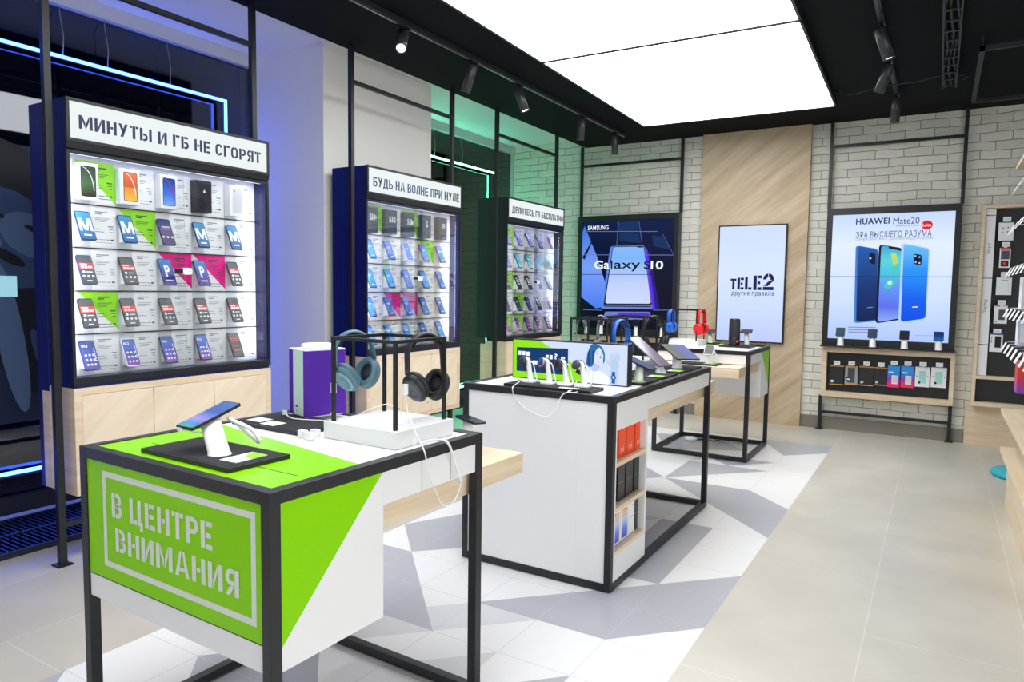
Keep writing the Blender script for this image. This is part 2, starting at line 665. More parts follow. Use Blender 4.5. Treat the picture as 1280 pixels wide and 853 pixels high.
# ---- floor: beige tiles with an inlaid strip of white and grey triangles
mb = MB()
mb.poly([(-3.45, -2.6, 0), (4.0, -2.6, 0), (4.0, YW + .2, 0), (-3.45, YW + .2, 0)], T_BEIGE)
gx = lambda i: -1.28 + .3067 * i
gy = lambda j: 2.187 + .31 * j
mb.poly([(gx(0), gy(-12), .0006), (gx(6), gy(-12), .0006), (gx(6), gy(14.9), .0006), (gx(0), gy(14.9), .0006)], T_WHITE)
TRI_G = [((3, 9), (6, 6), (6, 8), (5, 9)), ((5, 6), (4, 6), (4, 3), (5, 3)), ((5, 3), (4, 2), (3, 1), (5, 1), (6, 2), (6, 4)),
         ((0, 2), (1, 2), (3, 0), (0, 0)), ((0, 3), (1, 2), (2, 3), (1, 5)), ((5, 0), (4, -1), (5, -1)), ((0, -3), (1, -4), (0, -5)),
         ((1, -2), (2, -3), (3, -2), (2, -1)), ((3, 9), (5, 11), (3, 11)), ((3, 9), (2, 10), (1, 9), (2, 8)), ((5, 13), (6, 14), (6, 15), (4, 14.9)),
         ((2, 12), (4, 13), (3, 14), (1, 14)), ((3, 12), (5, 12), (4, 11)), ((0, 6), (2, 7), (2, 5)), ((2, 7), (3, 7), (3, 6)), ((1, 11), (0, 12), (0, 10)),
         ((3, -4), (5, -3), (5, -5)), ((0, -7), (2, -6), (2, -8)), ((4, 3), (3, 3), (4, 2)) if False else ((2, 3), (3, 4), (3, 5), (2, 4))]
for p in TRI_G:
    mb.poly([(gx(i), gy(j), .0012) for i, j in p], T_GREY)
TRI_P = [((3, 0), (4, 1), (3, 1), (2, 0)), ((2, -1), (3, 0), (2, 0)), ((3, -1), (4, 0), (4, -1)), ((3, 11), (4, 12), (3, 12)), ((3, 5), (4, 6), (3, 6)), ((3, 3), (4, 4), (4, 5), (3, 4))]
for p in TRI_P:
    mb.poly([(gx(i), gy(j), .0010) for i, j in p], T_PALE)
tag(mb.build('floor'), 'tiled shop floor with a strip of white and grey triangles', None, None, 'structure')

# ---- walls
mb = MB()
mb.box(XG - .1, 4.1, YW, YW + .2, 0, 3.4, BRICK)
tag(mb.build('wall_back'), 'white painted brick back wall', None, None, 'structure')
mb = MB()
mb.box(-.945, .145, YW - .06, YW - .001, 0, 3.06, PANELW)
tag(mb.build('trim_1'), 'tall birch wall panel behind the white screen', None, None, 'structure')
mb = MB()
mb.box(XG, -.945, YW - .02, YW - .001, 0, .125, SKIRT)
mb.box(.145, 1.56, YW - .02, YW - .001, 0, .125, SKIRT)
tag(mb.build('baseboard_back'), 'grey stone skirting along the brick wall', None, None, 'structure')
mb = MB()
mb.box(1.57, 4.0, YW - .03, YW - .001, 0, .36, OAK)
tag(mb.build('trim_2'), 'birch wainscot under the accessory board', None, None, 'structure')
mb = MB()
mb.box(XG - .25, XW, 3.80, 5.085, 0, 3.3, PLASTER)
tag(mb.build('wall_left'), 'plastered pillar between the two windows', None, None, 'structure')
mb = MB()
mb.box(XG - .25, XW, -2.6, .2, 0, 3.3, PLASTER)
tag(mb.build('wall_left_near'), 'plastered wall beside the first window', None, None, 'structure')
mb = MB()
mb.box(4.0, 4.1, 3.2, YW, 0, 3.3, WHITEPL)
tag(mb.build('wall_right'), 'plain white side wall', None, None, 'structure')
mb = MB()
mb.box(-3.45, 4.1, -2.7, -2.6, 0, 3.3, WHITEPL)
tag(mb.build('wall_front'), 'plain white wall behind the viewer', None, None, 'structure')
# side wall left out beside the viewer so the added fill light comes in

# ---- ceiling: black slab, white recess over the windows
mb = MB()
mb.box(-2.36, 4.1, -2.7, YW + .1, 3.055, 3.35, CEIL)
tag(mb.build('ceiling'), 'black ceiling', None, None, 'structure')
mb = MB()
mb.box(XG - .2, -2.36, -2.7, YW + .1, 3.152, 3.35, WHITEPL)
tag(mb.build('ceiling_recess'), 'white ceiling over the windows', None, None, 'structure')

# ---- windows: frame, pane, dark blind outside
NIGHT = mat('night_blind', (4, 18, 56), 0.8)
NIGHT2 = mat('night_blind_green', (10, 40, 40), 0.7)


def window(n, y0, y1, nm):
    f = MB()
    f.box(XG - .05, XG + .05, y0, y1, 3.06, 3.15, FRAMEGR)
    f.box(XG - .04, XG + .03, y0, y0 + .035, .1, 3.06, FRAMEGR)
    f.box(XG - .04, XG + .03, y1 - .035, y1, .1, 3.06, FRAMEGR)
    f.box(XG - .06, XG + .06, y0, y1, 0, .1, BLACK)
    o = tag(f.build('window_%d' % n), 'tall dark shop window', None, None, 'structure')
    g = MB()
    g.box(XG - .008, XG, y0 + .035, y1 - .035, .1, 3.06, WGLASS)
    g.build('pane', o)
    b = MB()
    b.box(XG - .16, XG - .15, y0, y1, 0, 3.15, nm)
    b.build('blind', o)


window(1, .2, 3.80, NIGHT)
window(2, 5.085, YW, NIGHT2)

# ---- floor convector grilles under the windows
def grille(y0, y1, label):
    t = thing('floor_grille', label, 'floor grille', (-2.9, (y0 + y1) / 2, 0))
    f = MB()
    x0, x1 = -3.16, -2.58
    for a, b in ((x0, x0 + .02), (x1 - .02, x1), ((x0 + x1) / 2 - .01, (x0 + x1) / 2 + .01)):
        f.box(a, b, y0, y1, 0, .03, GRATE)
    f.box(x0, x1, y0, y0 + .02, 0, .03, GRATE)
    f.box(x0, x1, y1 - .02, y1, 0, .03, GRATE)
    f.box(x0 + .02, x1 - .02, y0 + .02, y1 - .02, 0, .003, BLACK_P)
    f.build('frame', t)
    s = MB()
    k = int((y1 - y0) / .028)
    for i in range(1, k):
        y = y0 + (y1 - y0) * i / k
        s.box(x0 + .02, x1 - .02, y - .004, y + .004, .008, .026, GRATE)
    s.build('slats', t)
    return t


grille(.5, 3.6, 'dark metal floor grille under the blue lit window')

# ---- neon frames hung in the windows
BLUE_N = emat('neon_blue', (0, 0, 0), 1.0, (0.6, 2.0, 17.0))
GREEN_N = emat('neon_green', (0, 0, 0), 1.0, (3.0, 17.0, 10.5))


def neon(y0, y1, z0, z1, m, label, wires):
    X = -3.32
    t = thing('neon_frame', label, 'neon light', (X, (y0 + y1) / 2, z0))
    a = MB()
    a.tube([(X, y0, z0), (X, y0, z1), (X, y1, z1), (X, y1, z0), (X, y0, z0)], .013, m, 8)
    a.build('light_tube', t)
    b = MB()
    for q, r, s_, u in ((y0, y1, z1, z1 + .02), (y0, y1, z0 - .02, z0)):
        b.box(X - .03, X - .016, q, r, s_ - .01, u, BLACK)
    for q in (y0, y1):
        b.box(X - .03, X - .016, q - .012, q + .012, z0, z1, BLACK)
    b.build('channel', t)
    for y in wires:
        c = MB()
        c.tube([(X, y, z1), (X + .004, y + .006, z1 + .12), (X - .01, y - .004, z1 + .25), (X - .09, y + .03, 3.152)], .0028, STEEL, 6)
        c.build('hanging_wire', t)


neon(.35, 3.495, .25, 2.745, BLUE_N, 'blue neon tube frame hung in the left window', (1.0, 1.6, 2.25, 2.6, 2.95, 3.3) if False else (1.75, 2.35, 2.62, 3.05))
neon(5.25, 7.30, .25, 2.755, GREEN_N, 'green neon tube frame hung in the window behind the cabinets', (5.45, 6.05, 6.55))

# ---- big dim photo poster in the left window
mb = MB()
P0 = (-3.30, 1.0, .55)
M = PX(P0)
NAVY1 = mat('poster_navy', (22, 36, 66), 0.6)
NAVY2 = mat('poster_mid', (52, 74, 112), 0.6)
NAVY3 = mat('poster_light', (84, 108, 146), 0.6)
NAVY4 = mat('poster_dark', (10, 14, 26), 0.6)
mb.box(-3.315, -3.301, 1.0, 3.2, .55, 2.17, NAVY1)


def blob(mb, M, cx, cy, rx, ry, rot, m, lift, n=20):
    c, s = math.cos(rad(rot)), math.sin(rad(rot))
    mb.poly([(cx + rx * math.cos(t) * c - ry * math.sin(t) * s, cy + rx * math.cos(t) * s + ry * math.sin(t) * c, lift) for t in [2 * math.pi * i / n for i in range(n)]], m, M)


blob(mb, M, .95, 1.30, .42, .34, -25, NAVY4, .002)
blob(mb, M, .99, 1.08, .34, .27, -35, NAVY2, .003)
blob(mb, M, 1.12, 1.10, .17, .12, -30, NAVY3, .004)
for cx, cy in ((1.16, 1.13), (.92, 1.22)):
    blob(mb, M, cx, cy, .075, .018, -20, NAVY4, .006)
blob(mb, M, 1.0, .97, .10, .03, -30, NAVY4, .006)
blob(mb, M, .93, 1.06, .05, .03, -30, NAVY3, .006)
blob(mb, M, 1.22, .55, .34, .42, 10, NAVY4, .0025)
for k, (px, py, rx, ry, r) in enumerate(((1.0, .5, .07, .45, 8), (1.22, .25, .05, .32, 20), (1.33, .42, .05, .25, -14), (.85, .3, .06, .3, 2))):
    blob(mb, M, px, py, rx, ry, r, NAVY2 if k % 2 else NAVY3, .006)
mb.add([(.86, .74, .008), (1.04, .74, .008), (1.04, .86, .008), (.86, .86, .008)], [(0, 1, 2, 3)], emat('phone_glow', (170, 225, 240), 0.8), M)
o = mb.build('window_poster', None, (-3.31, 1.9, .55))
tag(o, 'dim blue photo poster of a person in a jacket holding a lit phone', 'poster')

# ================================================================== CEILING LIGHTS
PANEL_M = emat('light_panel', (255, 255, 255), PANEL_L, (0.97, 0.985, 1.0))


def light_panel(y0, y1, label):
    t = thing('ceiling_light_panel', label, 'ceiling light', (-.38, (y0 + y1) / 2, 3.0), rad(1.6))
    cx, cy = -.365, 5.0
    Mr = Matrix.Translation((cx, cy, 0)) @ Matrix.Rotation(rad(1.6), 4, 'Z') @ Matrix.Translation((-cx, -cy, 0))
    x0, x1 = -1.225, .505
    a = MB()
    a.box(x0 + .004, x1 - .004, y0 + .004, y1 - .004, 3.002, 3.02, PANEL_M, Mr)
    a.build('lit_sheet', t)
    b = MB()
    for q in ((x0 - .012, x0 + .004, y0, y1), (x1 - .004, x1 + .012, y0, y1), (x0, x1, y0 - .012, y0 + .004), (x0, x1, y1 - .004, y1 + .012)):
        b.box(q[0], q[1], q[2], q[3], 2.998, 3.055, BLACK, Mr)
    b.build('frame', t)


light_panel(4.597, 6.80, 'glowing white ceiling panel nearer the back wall')
light_panel(-.1, 4.573, 'glowing white ceiling panel before the dark seam, nearer the viewer')


def track(x, y0, y1, label):
    mb = MB()
    mb.box(x - .017, x + .017, y0, y1, 3.02, 3.055, TRACK)
    mb.box(x - .008, x + .008, y0, y1, 3.012, 3.02, STEEL if x < 0 else TRACK)
    tag(mb.build('lighting_track', None, (x, (y0 + y1) / 2, 3.02), .002), label, 'lighting track')


track(-1.66, .6, 7.2, 'long thin black lighting track above the wall cabinets')
track(.93, 3.0, 6.9, 'black lighting track to the right of the glowing panel')
LENS = emat('lamp_lens', (255, 252, 245), 3.0)


def spot(name_label, x, ytop, d, energy, ln=.165, r=.035):
    d = Vector(d).normalized()
    top = Vector((x, ytop, 2.955))
    t = thing('track_spotlight', name_label, 'spotlight', (x, ytop, 3.02))
    s = MB()
    s.box(x - .014, x + .014, ytop - .05, ytop + .05, 2.995, 3.012, BLACK)
    s.tube([(x, ytop, 2.995), (x, ytop, 2.955)], .008, BLACK, 10)
    s.build('adapter', t)
    ex = d.orthogonal().normalized()
    M = basis(top, ex, d.cross(ex), d)
    b = MB()
    b.lathe([(r * .9, -.03), (r, -.025), (r, ln), (r * .88, ln), (r * .82, ln - .012)], TRACK, M)
    b.build('barrel', t)
    l_ = MB()
    l_.lathe([(r * .8, ln - .011), (r * .8, ln - .008)], LENS, M)
    l_.build('lens', t)
    ld = bpy.data.lights.new('spot_beam', 'SPOT')
    ld.energy = energy
    ld.spot_size = rad(62)
    ld.spot_blend = 0.6
    ld.shadow_soft_size = .03
    lo = bpy.data.objects.new('spot_beam', ld)
    COL.objects.link(lo)
    lo.parent = t
    lo.matrix_local = Matrix.Translation(-t.location) @ basis(top + d * (ln + .01), ex, -d.cross(ex), -d)
    return t


spot('black track spotlight facing the viewer with its lamp glowing', -1.66, 3.55, (.42, -.62, -.75), SPOT_W * .6)
spot('black track spotlight leaning towards the second wall cabinet', -1.66, 4.32, (-.35, .0, -.95), SPOT_W)
spot('black track spotlight tilted away from the windows', -1.66, 4.98, (.33, .1, -.9), SPOT_W)
spot('black track spotlight, fourth along the track above the cabinets', -1.66, 6.15, (-.08, .05, -1), SPOT_W)
spot('black track spotlight hanging straight before the brick corner', -1.66, 6.95, (0, .1, -1), SPOT_W)
spot('black track spotlight, nearest on the right track, tilted right', .93, 4.93, (.3, .1, -.9), SPOT_W * .7)
spot('black track spotlight on the right track tilted to the left', .93, 5.72, (-.35, .15, -.9), SPOT_W * .7)
spot('black track spotlight hanging straight before the brick at right', .93, 6.72, (-.02, .12, -1), SPOT_W * .7)

# cable tray and duct frame under the black ceiling
t = thing('cable_tray', 'dark cable tray with loose cables under the black ceiling', 'cable tray', (1.3, 5.4, 3.0))
mb = MB()
for dx in (-.045, .045):
    mb.box(1.3 + dx - .005, 1.3 + dx + .005, 4.0, 6.6, 2.985, 3.03, DUCT)
for i in range(14):
    mb.box(1.256, 1.344, 4.05 + i * .19, 4.07 + i * .19, 2.985, 2.992, DUCT)
for yy in (4.2, 5.3, 6.4):
    mb.box(1.295, 1.305, yy - .005, yy + .005, 2.985, 3.055, DUCT)
mb.build('tray', t)
for k in range(3):
    c = MB()
    c.tube([(1.27 + .03 * k + .012 * math.sin(i * 1.3 + k), 4.0 + i * .26, 3.0 + .008 * math.cos(i * 1.7 + k * 2)) for i in range(11)], .008, DUCT, 6)
    c.build('cable', t)
mb = MB()
pts = [(.5, 6.5, 3.04), (.62, 6.45, 2.99), (.85, 6.35, 3.0), (1.1, 6.25, 2.98), (1.3, 6.2, 3.0), (1.42, 6.25, 2.97), (1.38, 6.4, 2.99)]
mb.tube(pts, .006, DUCT, 6)
tag(mb.build('ceiling_cable', None, (1.0, 6.3, 2.99)), 'loose dark cable drooping across under the ceiling', 'cable')
mb = MB()
for a, b, c, d in ((1.46, 1.49, 5.6, 7.1), (2.5, 2.53, 5.6, 7.1), (1.46, 2.53, 5.6, 5.63), (1.46, 2.53, 7.07, 7.1)):
    mb.box(a, b, c, d, 2.96, 2.99, DUCT)
for a, c in ((1.475, 5.615), (1.475, 7.085), (2.515, 5.615), (2.515, 7.085)):
    mb.box(a - .005, a + .005, c - .005, c + .005, 2.99, 3.056, DUCT)
tag(mb.build('hanging_frame', None, (2.0, 6.3, 2.96)), 'rectangular dark metal frame hung under the ceiling at right', 'hanging frame')

# ================================================================== PHONES (prototypes, built once at the origin and copied)
PH_BLACK = mat('phone_black', (26, 27, 31), 0.25)
PH_BLUE = mat('phone_blue_body', (28, 52, 110), 0.25)
PH_WHITE = mat('phone_white_body', (232, 232, 235), 0.3)
PH_RED = mat('phone_red_body', (170, 60, 90), 0.3)
SC_CHAR = mat('screen_charcoal', (58, 60, 66), 0.18)
RED = mat('banner_red', (228, 52, 44), 0.4)
ICON = mat('icon_white', (235, 236, 240), 0.5)
G_M = gmat('screen_m_blue', [(0, (34, 96, 150)), (1, (70, 146, 196))], 1, -.075, .075)
G_P = gmat('screen_p_violet', [(0, (62, 30, 118)), (.5, (50, 62, 160)), (1, (44, 130, 196))], 1, -.075, .075)
G_BQ = gmat('screen_bq', [(0, (134, 62, 164)), (.45, (62, 70, 176)), (1, (36, 92, 176))], 1, -.075, .075)
G_BQ2 = gmat('screen_bq_dark', [(0, (78, 58, 160)), (.5, (34, 56, 150)), (1, (30, 46, 110))], 1, -.075, .075)
G_DUSK = gmat('screen_dusk', [(0, (62, 52, 92)), (.5, (96, 78, 124)), (1, (40, 60, 120))], 1, -.075, .075)
G_SKY = gmat('screen_sky', [(0, (30, 120, 208)), (.5, (44, 150, 230)), (1, (24, 110, 200))], 1, -.075, .075)
G_CORN = gmat('screen_cornflower', [(0, (60, 100, 210)), (1, (86, 122, 214))], 1, -.075, .075)
G_DEEP = gmat('screen_deep_blue', [(0, (16, 108, 196)), (1, (10, 82, 172))], 1, -.075, .075)
G_LAV = gmat('screen_lavender', [(0, (120, 124, 214)), (1, (138, 146, 216))], 1, -.075, .075)
G_TURQ = gmat('screen_turquoise', [(0, (170, 222, 232)), (.4, (56, 190, 208)), (1, (60, 178, 200))], 1, -.075, .075)
G_NAVY = gmat('screen_navy', [(0, (28, 44, 84)), (1, (36, 50, 92))], 1, -.075, .075)
G_PUR = gmat('screen_purple', [(0, (140, 36, 152)), (1, (110, 24, 140))], 1, -.075, .075)
G_VIO = gmat('screen_violet', [(0, (96, 64, 190)), (1, (110, 84, 200))], 1, -.075, .075)


def icons(mb, rows, y0, y1, w=.05, s=.011):
    for r in range(rows):
        y = y0 + (y1 - y0) * (r / max(1, rows - 1) if rows > 1 else 0)
        for c in range(3):
            x = -w / 2 + w * c / 2
            mb.rbox(x - s / 2, x + s / 2, y - s / 2, y + s / 2, .0093, .0095, .003, ICON)


def bars(mb, spec, m, z=.0093):
    for x0, x1, y, h in spec:
        mb.box(x0, x1, y - h / 2, y + h / 2, z, z + .0002, m)


def phone_proto(kind, w=.074, h=.156):
    """a phone standing in the local xy plane, screen towards +z; body is the thing, screen its part"""
    body, scr = {'m': (PH_BLUE, G_M), 'redblue': (PH_BLUE, SC_CHAR), 'red': (PH_BLACK, SC_CHAR), 'red2': (PH_BLACK, SC_CHAR), 'p': (PH_BLUE, G_P), 'bq': (PH_BLACK, G_BQ), 'bqd': (PH_BLUE, G_BQ2),
                 'bqw': (PH_WHITE, G_BQ), 'dusk': (PH_BLUE, G_DUSK), 'lines': (PH_BLACK, SC_CHAR), 'sky': (PH_BLACK, G_SKY), 'corn': (PH_BLUE, G_CORN), 'cornw': (PH_WHITE, G_CORN), 'skyred': (PH_RED, G_SKY),
                 'deep': (PH_BLACK, G_DEEP), 'skydark': (PH_BLACK, G_SKY), 'lav': (PH_BLUE, G_LAV), 'turq': (PH_BLUE, G_TURQ), 'turqw': (PH_WHITE, G_TURQ), 'dark': (PH_BLACK, SC_CHAR), 'navy': (PH_BLACK, G_NAVY),
                 'pur': (PH_BLACK, G_PUR), 'purw': (PH_WHITE, G_PUR), 'vio': (PH_WHITE, G_VIO)}[kind]
    b = MB()
    b.rbox(-w / 2, w / 2, -h / 2, h / 2, 0, .009, .009, body)
    o = b.build('smartphone', None, (0, 0, 0), .0012)
    s = MB()
    a = .0028
    s.rbox(-w / 2 + a, w / 2 - a, -h / 2 + .006, h / 2 - .005, .0088, .0093, .006, scr)
    if kind == 'm':
        M = Matrix.Translation((0, 0, .00955))
        for p in ([(-.031, -.028), (-.019, -.028), (-.019, .04), (-.031, .04)], [(.019, -.028), (.031, -.028), (.031, .04), (.019, .04)],
                  [(-.028, .04), (-.014, .04), (.004, -.02), (-.006, -.028)], [(.028, .04), (.014, .04), (-.006, -.02), (.006, -.028)]):
            s.poly([(x, y, 0) for x, y in p], ICON, M)
        bars(s, [(-.018, .018, -.05, .008)], ICON)
    if kind in ('red', 'redblue', 'red2'):
        s.box(-w / 2 + a, w / 2 - a, .002, .034, .0093, .0095, RED)
        bars(s, [(-.028, .006, .028, .005), (-.026, -.012, .013, .013), (-.008, .004, .013, .013), (.008, .028, .013, .010)], ICON, .0096)
        bars(s, [(-.006, .024, -.013, .004)], ICON)
        s.rbox(-.024, -.012, -.019, -.007, .0093, .0095, .004, ICON)
        icons(s, 1, -.036, -.036, .044)
        bars(s, [(-.012, .012, -.06, .005)], ICON)
    if kind == 'p':
        M = Matrix.Translation((-.026, -.02, .00955))
        put_text(s, 'P', M, .012, .042, -.01, .06, ICON, .03)
        bars(s, [(-.02, .02, -.05, .006)], ICON)
    if kind in ('bq', 'bqd', 'bqw'):
        put_text(s, 'BQ', Matrix.Translation((0, 0, .00955)), -.028, .0, .04, .055, ICON, .01)
        icons(s, 3, -.05, .0, .036, .010)
        bars(s, [(.024, .029, -.03 + k * .012, .006) for k in range(6)], ICON)
    if kind == 'dusk':
        bars(s, [(-.02, .024, .03, .005), (-.016, .02, .018, .004)], ICON)
        icons(s, 1, -.03, -.03)
    if kind == 'lines':
        bars(s, [(-.026, .022, .04, .006), (-.026, .026, .026, .005), (-.026, .01, -.006, .005), (-.026, .024, -.034, .006)], RED)
    if kind in ('sky', 'deep', 'skydark', 'corn', 'cornw', 'skyred', 'navy', 'turq', 'lav'):
        bars(s, [(-.02, .016, .026, .005), (-.02, .008, .016, .003), (-.012, .018, -.052, .005)], ICON)
    if kind == 'dark':
        bars(s, [(-.024, -.004, .04 - k * .02, .012) for k in range(4)], ICON)
        bars(s, [(.006, .024, .03 - k * .024, .01) for k in range(3)], ICON)
    if kind in ('pur', 'purw'):
        icons(s, 3, -.04, .03, .04, .009)
    s.build('screen', o)
    return o


PROTO = {}
USED = set()


def phone(kind, M, label, group=None):
    if kind not in PROTO:
        PROTO[kind] = phone_proto(kind)
    p = PROTO[kind]
    if kind in USED:
        p = dup(p)
    USED.add(kind)
    p.matrix_world = M
    tag(p, label, 'smartphone')
    if group:
        p['group'] = group
    elif 'group' in p:
        del p['group']
    return p


# ================================================================== WALL DISPLAY CABINETS
SIGN_M = emat('sign_light', (238, 246, 246), 0.93)
LEDS = emat('cabinet_light', (200, 210, 255), 2.5)
CB = [.077, .287, .50, .711, .929, 1.144]          # column lines on the back board
RB = [1.98, 1.762, 1.548, 1.335, 1.12, .918]       # row lines
ORD = ['first', 'second', 'third', 'fourth', 'fifth']
XB = -2.32                                          # back board


def price_card(t, y0, y1, z0, z1, col):
    c = MB()
    c.box(XB, XB + .0015, y0 + .003, y1 - .003, z0 + .004, z1 - .003, PAPER)
    X = XB + .0022
    a, b, d, e = y0 + .003, y1 - .003, z0 + .004, z1 - .003
    c.poly([(X - .0004, a, d), (X - .0004, a + .075, d), (X - .0004, a + .075, e), (X - .0004, a, e)], PAPER2)
    if col:
        c.poly([(X, b, d + .01), (X, b, e), (X, a + .004, e)], GREENP if col == 'g' else MAGENTA)
    ink = INK_D if col else INK
    X2 = X + .0006
    for x0, x1, z, h in ((.102, .165, .028, .006), (.102, .135, .037, .006), (.102, .175, .058, .0028), (.102, .165, .066, .0028), (.102, .15, .074, .0028), (.165, .192, .098, .006),
                         (.102, .135, .112, .003), (.17, .192, .112, .004), (.102, .145, .126, .003), (.175, .192, .126, .004), (.102, .15, .165, .003), (.155, .172, .165, .004), (.102, .185, .18, .0025)):
        c.poly([(X2, y0 + x0, e - z - h / 2), (X2, y0 + x1, e - z - h / 2), (X2, y0 + x1, e - z + h / 2), (X2, y0 + x0, e - z + h / 2)], ink)
    c.rbox(X2, X2 + .0002, y0 + .178, y0 + .192, e - .169, e - .161, .003, INK_D, None, 'x')
    return c.build('price_card', t)


def cabinet(y0, yp0, yp1, sign, tx, name, label, cards, brand_rows):
    W = 1.165
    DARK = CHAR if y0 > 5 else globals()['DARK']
    y1 = y0 + W
    t = thing('phone_display_cabinet', label, 'display cabinet', (-2.40, (y0 + y1) / 2, 0))
    a = MB()                                   # black carcass, painted blue-lit except in the far cabinet
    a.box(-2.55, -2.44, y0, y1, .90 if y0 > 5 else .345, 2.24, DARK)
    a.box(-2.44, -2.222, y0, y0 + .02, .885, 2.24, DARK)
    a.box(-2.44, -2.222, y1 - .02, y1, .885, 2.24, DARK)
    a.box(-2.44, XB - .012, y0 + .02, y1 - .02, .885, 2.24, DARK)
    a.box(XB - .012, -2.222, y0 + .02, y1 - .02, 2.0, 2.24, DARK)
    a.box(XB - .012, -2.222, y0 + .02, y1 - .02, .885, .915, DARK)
    a.build('carcass', t, None, .002)
    b = MB()
    b.box(XB - .012, XB, y0 + .02, y1 - .02, .915, 2.0, PAPER2)
    b.build('back_board', t)
    for k in range(1, 5):
        c = MB()
        c.box(XB, XB + .012, y0 + .02, y1 - .02, RB[k] - .002, RB[k] + .002, BLACK_P)
        c.build('shelf_strip', t)
    # end strip of the rows with the makers' names set sideways (too small to read)
    c = MB()
    c.box(XB, XB + .002, y0 + .02, y0 + CB[0], .918, 1.98, PAPER)
    for z, n in brand_rows:
        for i in range(n):
            c.box(XB + .002, XB + .0024, y0 + .038, y0 + .056, z + i * .016, z + i * .016 + .010, INK_D)
    c.build('label_strip', t)
    for r in range(5):
        for k in range(5):
            price_card(t, y0 + CB[k], y0 + CB[k + 1], RB[r + 1], RB[r], cards.get((r, k)))
            if not (r == 0 and y0 < 5):
                h = MB()
                yc = y0 + CB[k] + .031
                zc = (RB[r] + RB[r + 1]) / 2 - .015
                h.prism([(XB + .002, zc - .055), (XB + .058, zc - .052), (XB + .058, zc - .044), (XB + .020, zc + .035), (XB + .002, zc + .035)], lambda p, q: (p[0], q, p[1]), yc - .02, yc + .02, WHITE_P)
                h.build('phone_holder', t)
    # lit sign box
    s = MB()
    for q in ((y0, y1, 2.226, 2.242), (y0, y1, 2.04, 2.056), (y0, y0 + .016, 2.056, 2.226), (y1 - .016, y1, 2.056, 2.226)):
        s.box(-2.222, -2.204, q[0], q[1], q[2], q[3], BLACK)
    s.box(-2.222, -2.212, y0 + .01, y1 - .01, 2.05, 2.232, BLACK)
    so = s.build('sign_box', t, None, .0015)
    f = MB()
    f.box(-2.212, -2.209, y0 + .016, y1 - .016, 2.056, 2.226, SIGN_M)
    f.build('sign_face', so)
    ps, wd = stencil(sign)
    g = MB()
    a0, a1, zb, zt = tx
    put_polys(g, ps, PX((-2.2085, y0 + a0, zb)), NAVYINK, (a1 - a0) / wd, zt - zb, .0006)
    g.build('sign_lettering', so)
    c = MB()                                   # sloping hood under the sign
    c.prism([(-2.222, 2.04), (-2.206, 2.04), (-2.212, 2.012), (-2.222, 2.0)], lambda p, q: (p[0], q, p[1]), y0, y1, BLACK)
    c.build('hood', t)
    c = MB()
    c.box(-2.262, -2.240, y0 + .03, y1 - .03, 1.990, 1.998, LEDS)
    c.build('led_strip', t)
    d = Vector((-.35, 0, -1)).normalized()
    spec = [(CAB_W * .3, W - .1, (-2.245, (y0 + y1) / 2, 1.985), (0, 1, 0), d)]
    for yy, sy in ((y0 + .026, 1), (y1 - .026, -1)):
        spec.append((CAB_W * 1.25, .98, (-2.246, yy, 1.44), (0, 0, 1), Vector((-.42, sy, 0)).normalized()))  # side lights added to even out the brightness inside
    for en, ln, pos, ux, dd in spec:
        ld = bpy.data.lights.new('cabinet_light', 'AREA')
        ld.shape = 'RECTANGLE'
        ld.size, ld.size_y = ln, .016
        ld.energy = en
        ld.color = (.86, .88, 1.0)
        lo = bpy.data.objects.new('cabinet_light', ld)
        COL.objects.link(lo)
        lo.parent = t
        ux = Vector(ux)
        lo.matrix_local = Matrix.Translation(-t.location) @ basis(pos, ux, (-dd).cross(ux), -dd)
    # glass door in a black frame
    f = MB()
    for q in ((y0, y1, .885, .918), (y0, y1, 1.985, 2.0), (y0, y0 + .012, .918, 1.985), (y1 - .014, y1, .918, 1.985)):
        f.box(-2.222, -2.212, q[0], q[1], q[2], q[3], BLACK)
    f.build('door_frame', t, None, .001)
    ys = y0 + .585
    for q0, q1, X in ((y0 + .012, ys + .022, -2.2255), (ys - .022, y1 - .014, -2.2335)):
        p = MB()
        p.box(X - .002, X + .002, q0, q1, .918, 1.985, GLASS)
        p.build('glass_pane', t)
    k = MB()
    k.box(-2.2235, -2.205, ys - .045, ys - .005, 1.435, 1.457, BLACK_P)
    k.rbox(-2.2235, -2.203, ys - .006, ys + .048, 1.428, 1.464, .012, WHITE_P, None, 'x')
    k.lathe([(.004, 0), (.004, .002)], BLACK_P, basis((-2.203, ys + .033, 1.446), (0, 1, 0), (0, 0, 1), (1, 0, 0)), 10)
    tag(k.build('lock', t, None, .001), 'white lock with a black catch')
    # birch base cabinet
    z0, z1 = .341, .866
    b = MB()
    b.box(-2.44, -2.232, y0, y0 + .018, z0, z1, OAK)
    b.box(-2.44, -2.232, y1 - .018, y1, z0, z1, OAK)
    b.box(-2.44, -2.232, y0 + .018, y1 - .018, z0, z0 + .02, OAK)
    b.box(-2.44, -2.232, y0 + .018, y1 - .018, z1 - .02, z1, OAK)
    b.box(-2.44, -2.43, y0 + .018, y1 - .018, z0 + .02, z1 - .02, OAK)
    for q in ((y0, y1, z0, z0 + .03), (y0, y1, z1 - .034, z1), (y0, y0 + .036, z0 + .03, z1 - .034), (y1 - .036, y1, z0 + .03, z1 - .034)):
        b.box(-2.232, -2.214, q[0], q[1], q[2], q[3], OAK)
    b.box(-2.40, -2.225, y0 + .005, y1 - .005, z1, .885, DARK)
    b.build('base_carcass', t)
    b = MB()
    b.box(-2.505, -2.44, y0 - .003, y0 + .018, z0 + .008, z1 - .03, OAK)
    b.build('side_strip', t)
    dw = (W - .072) / 3
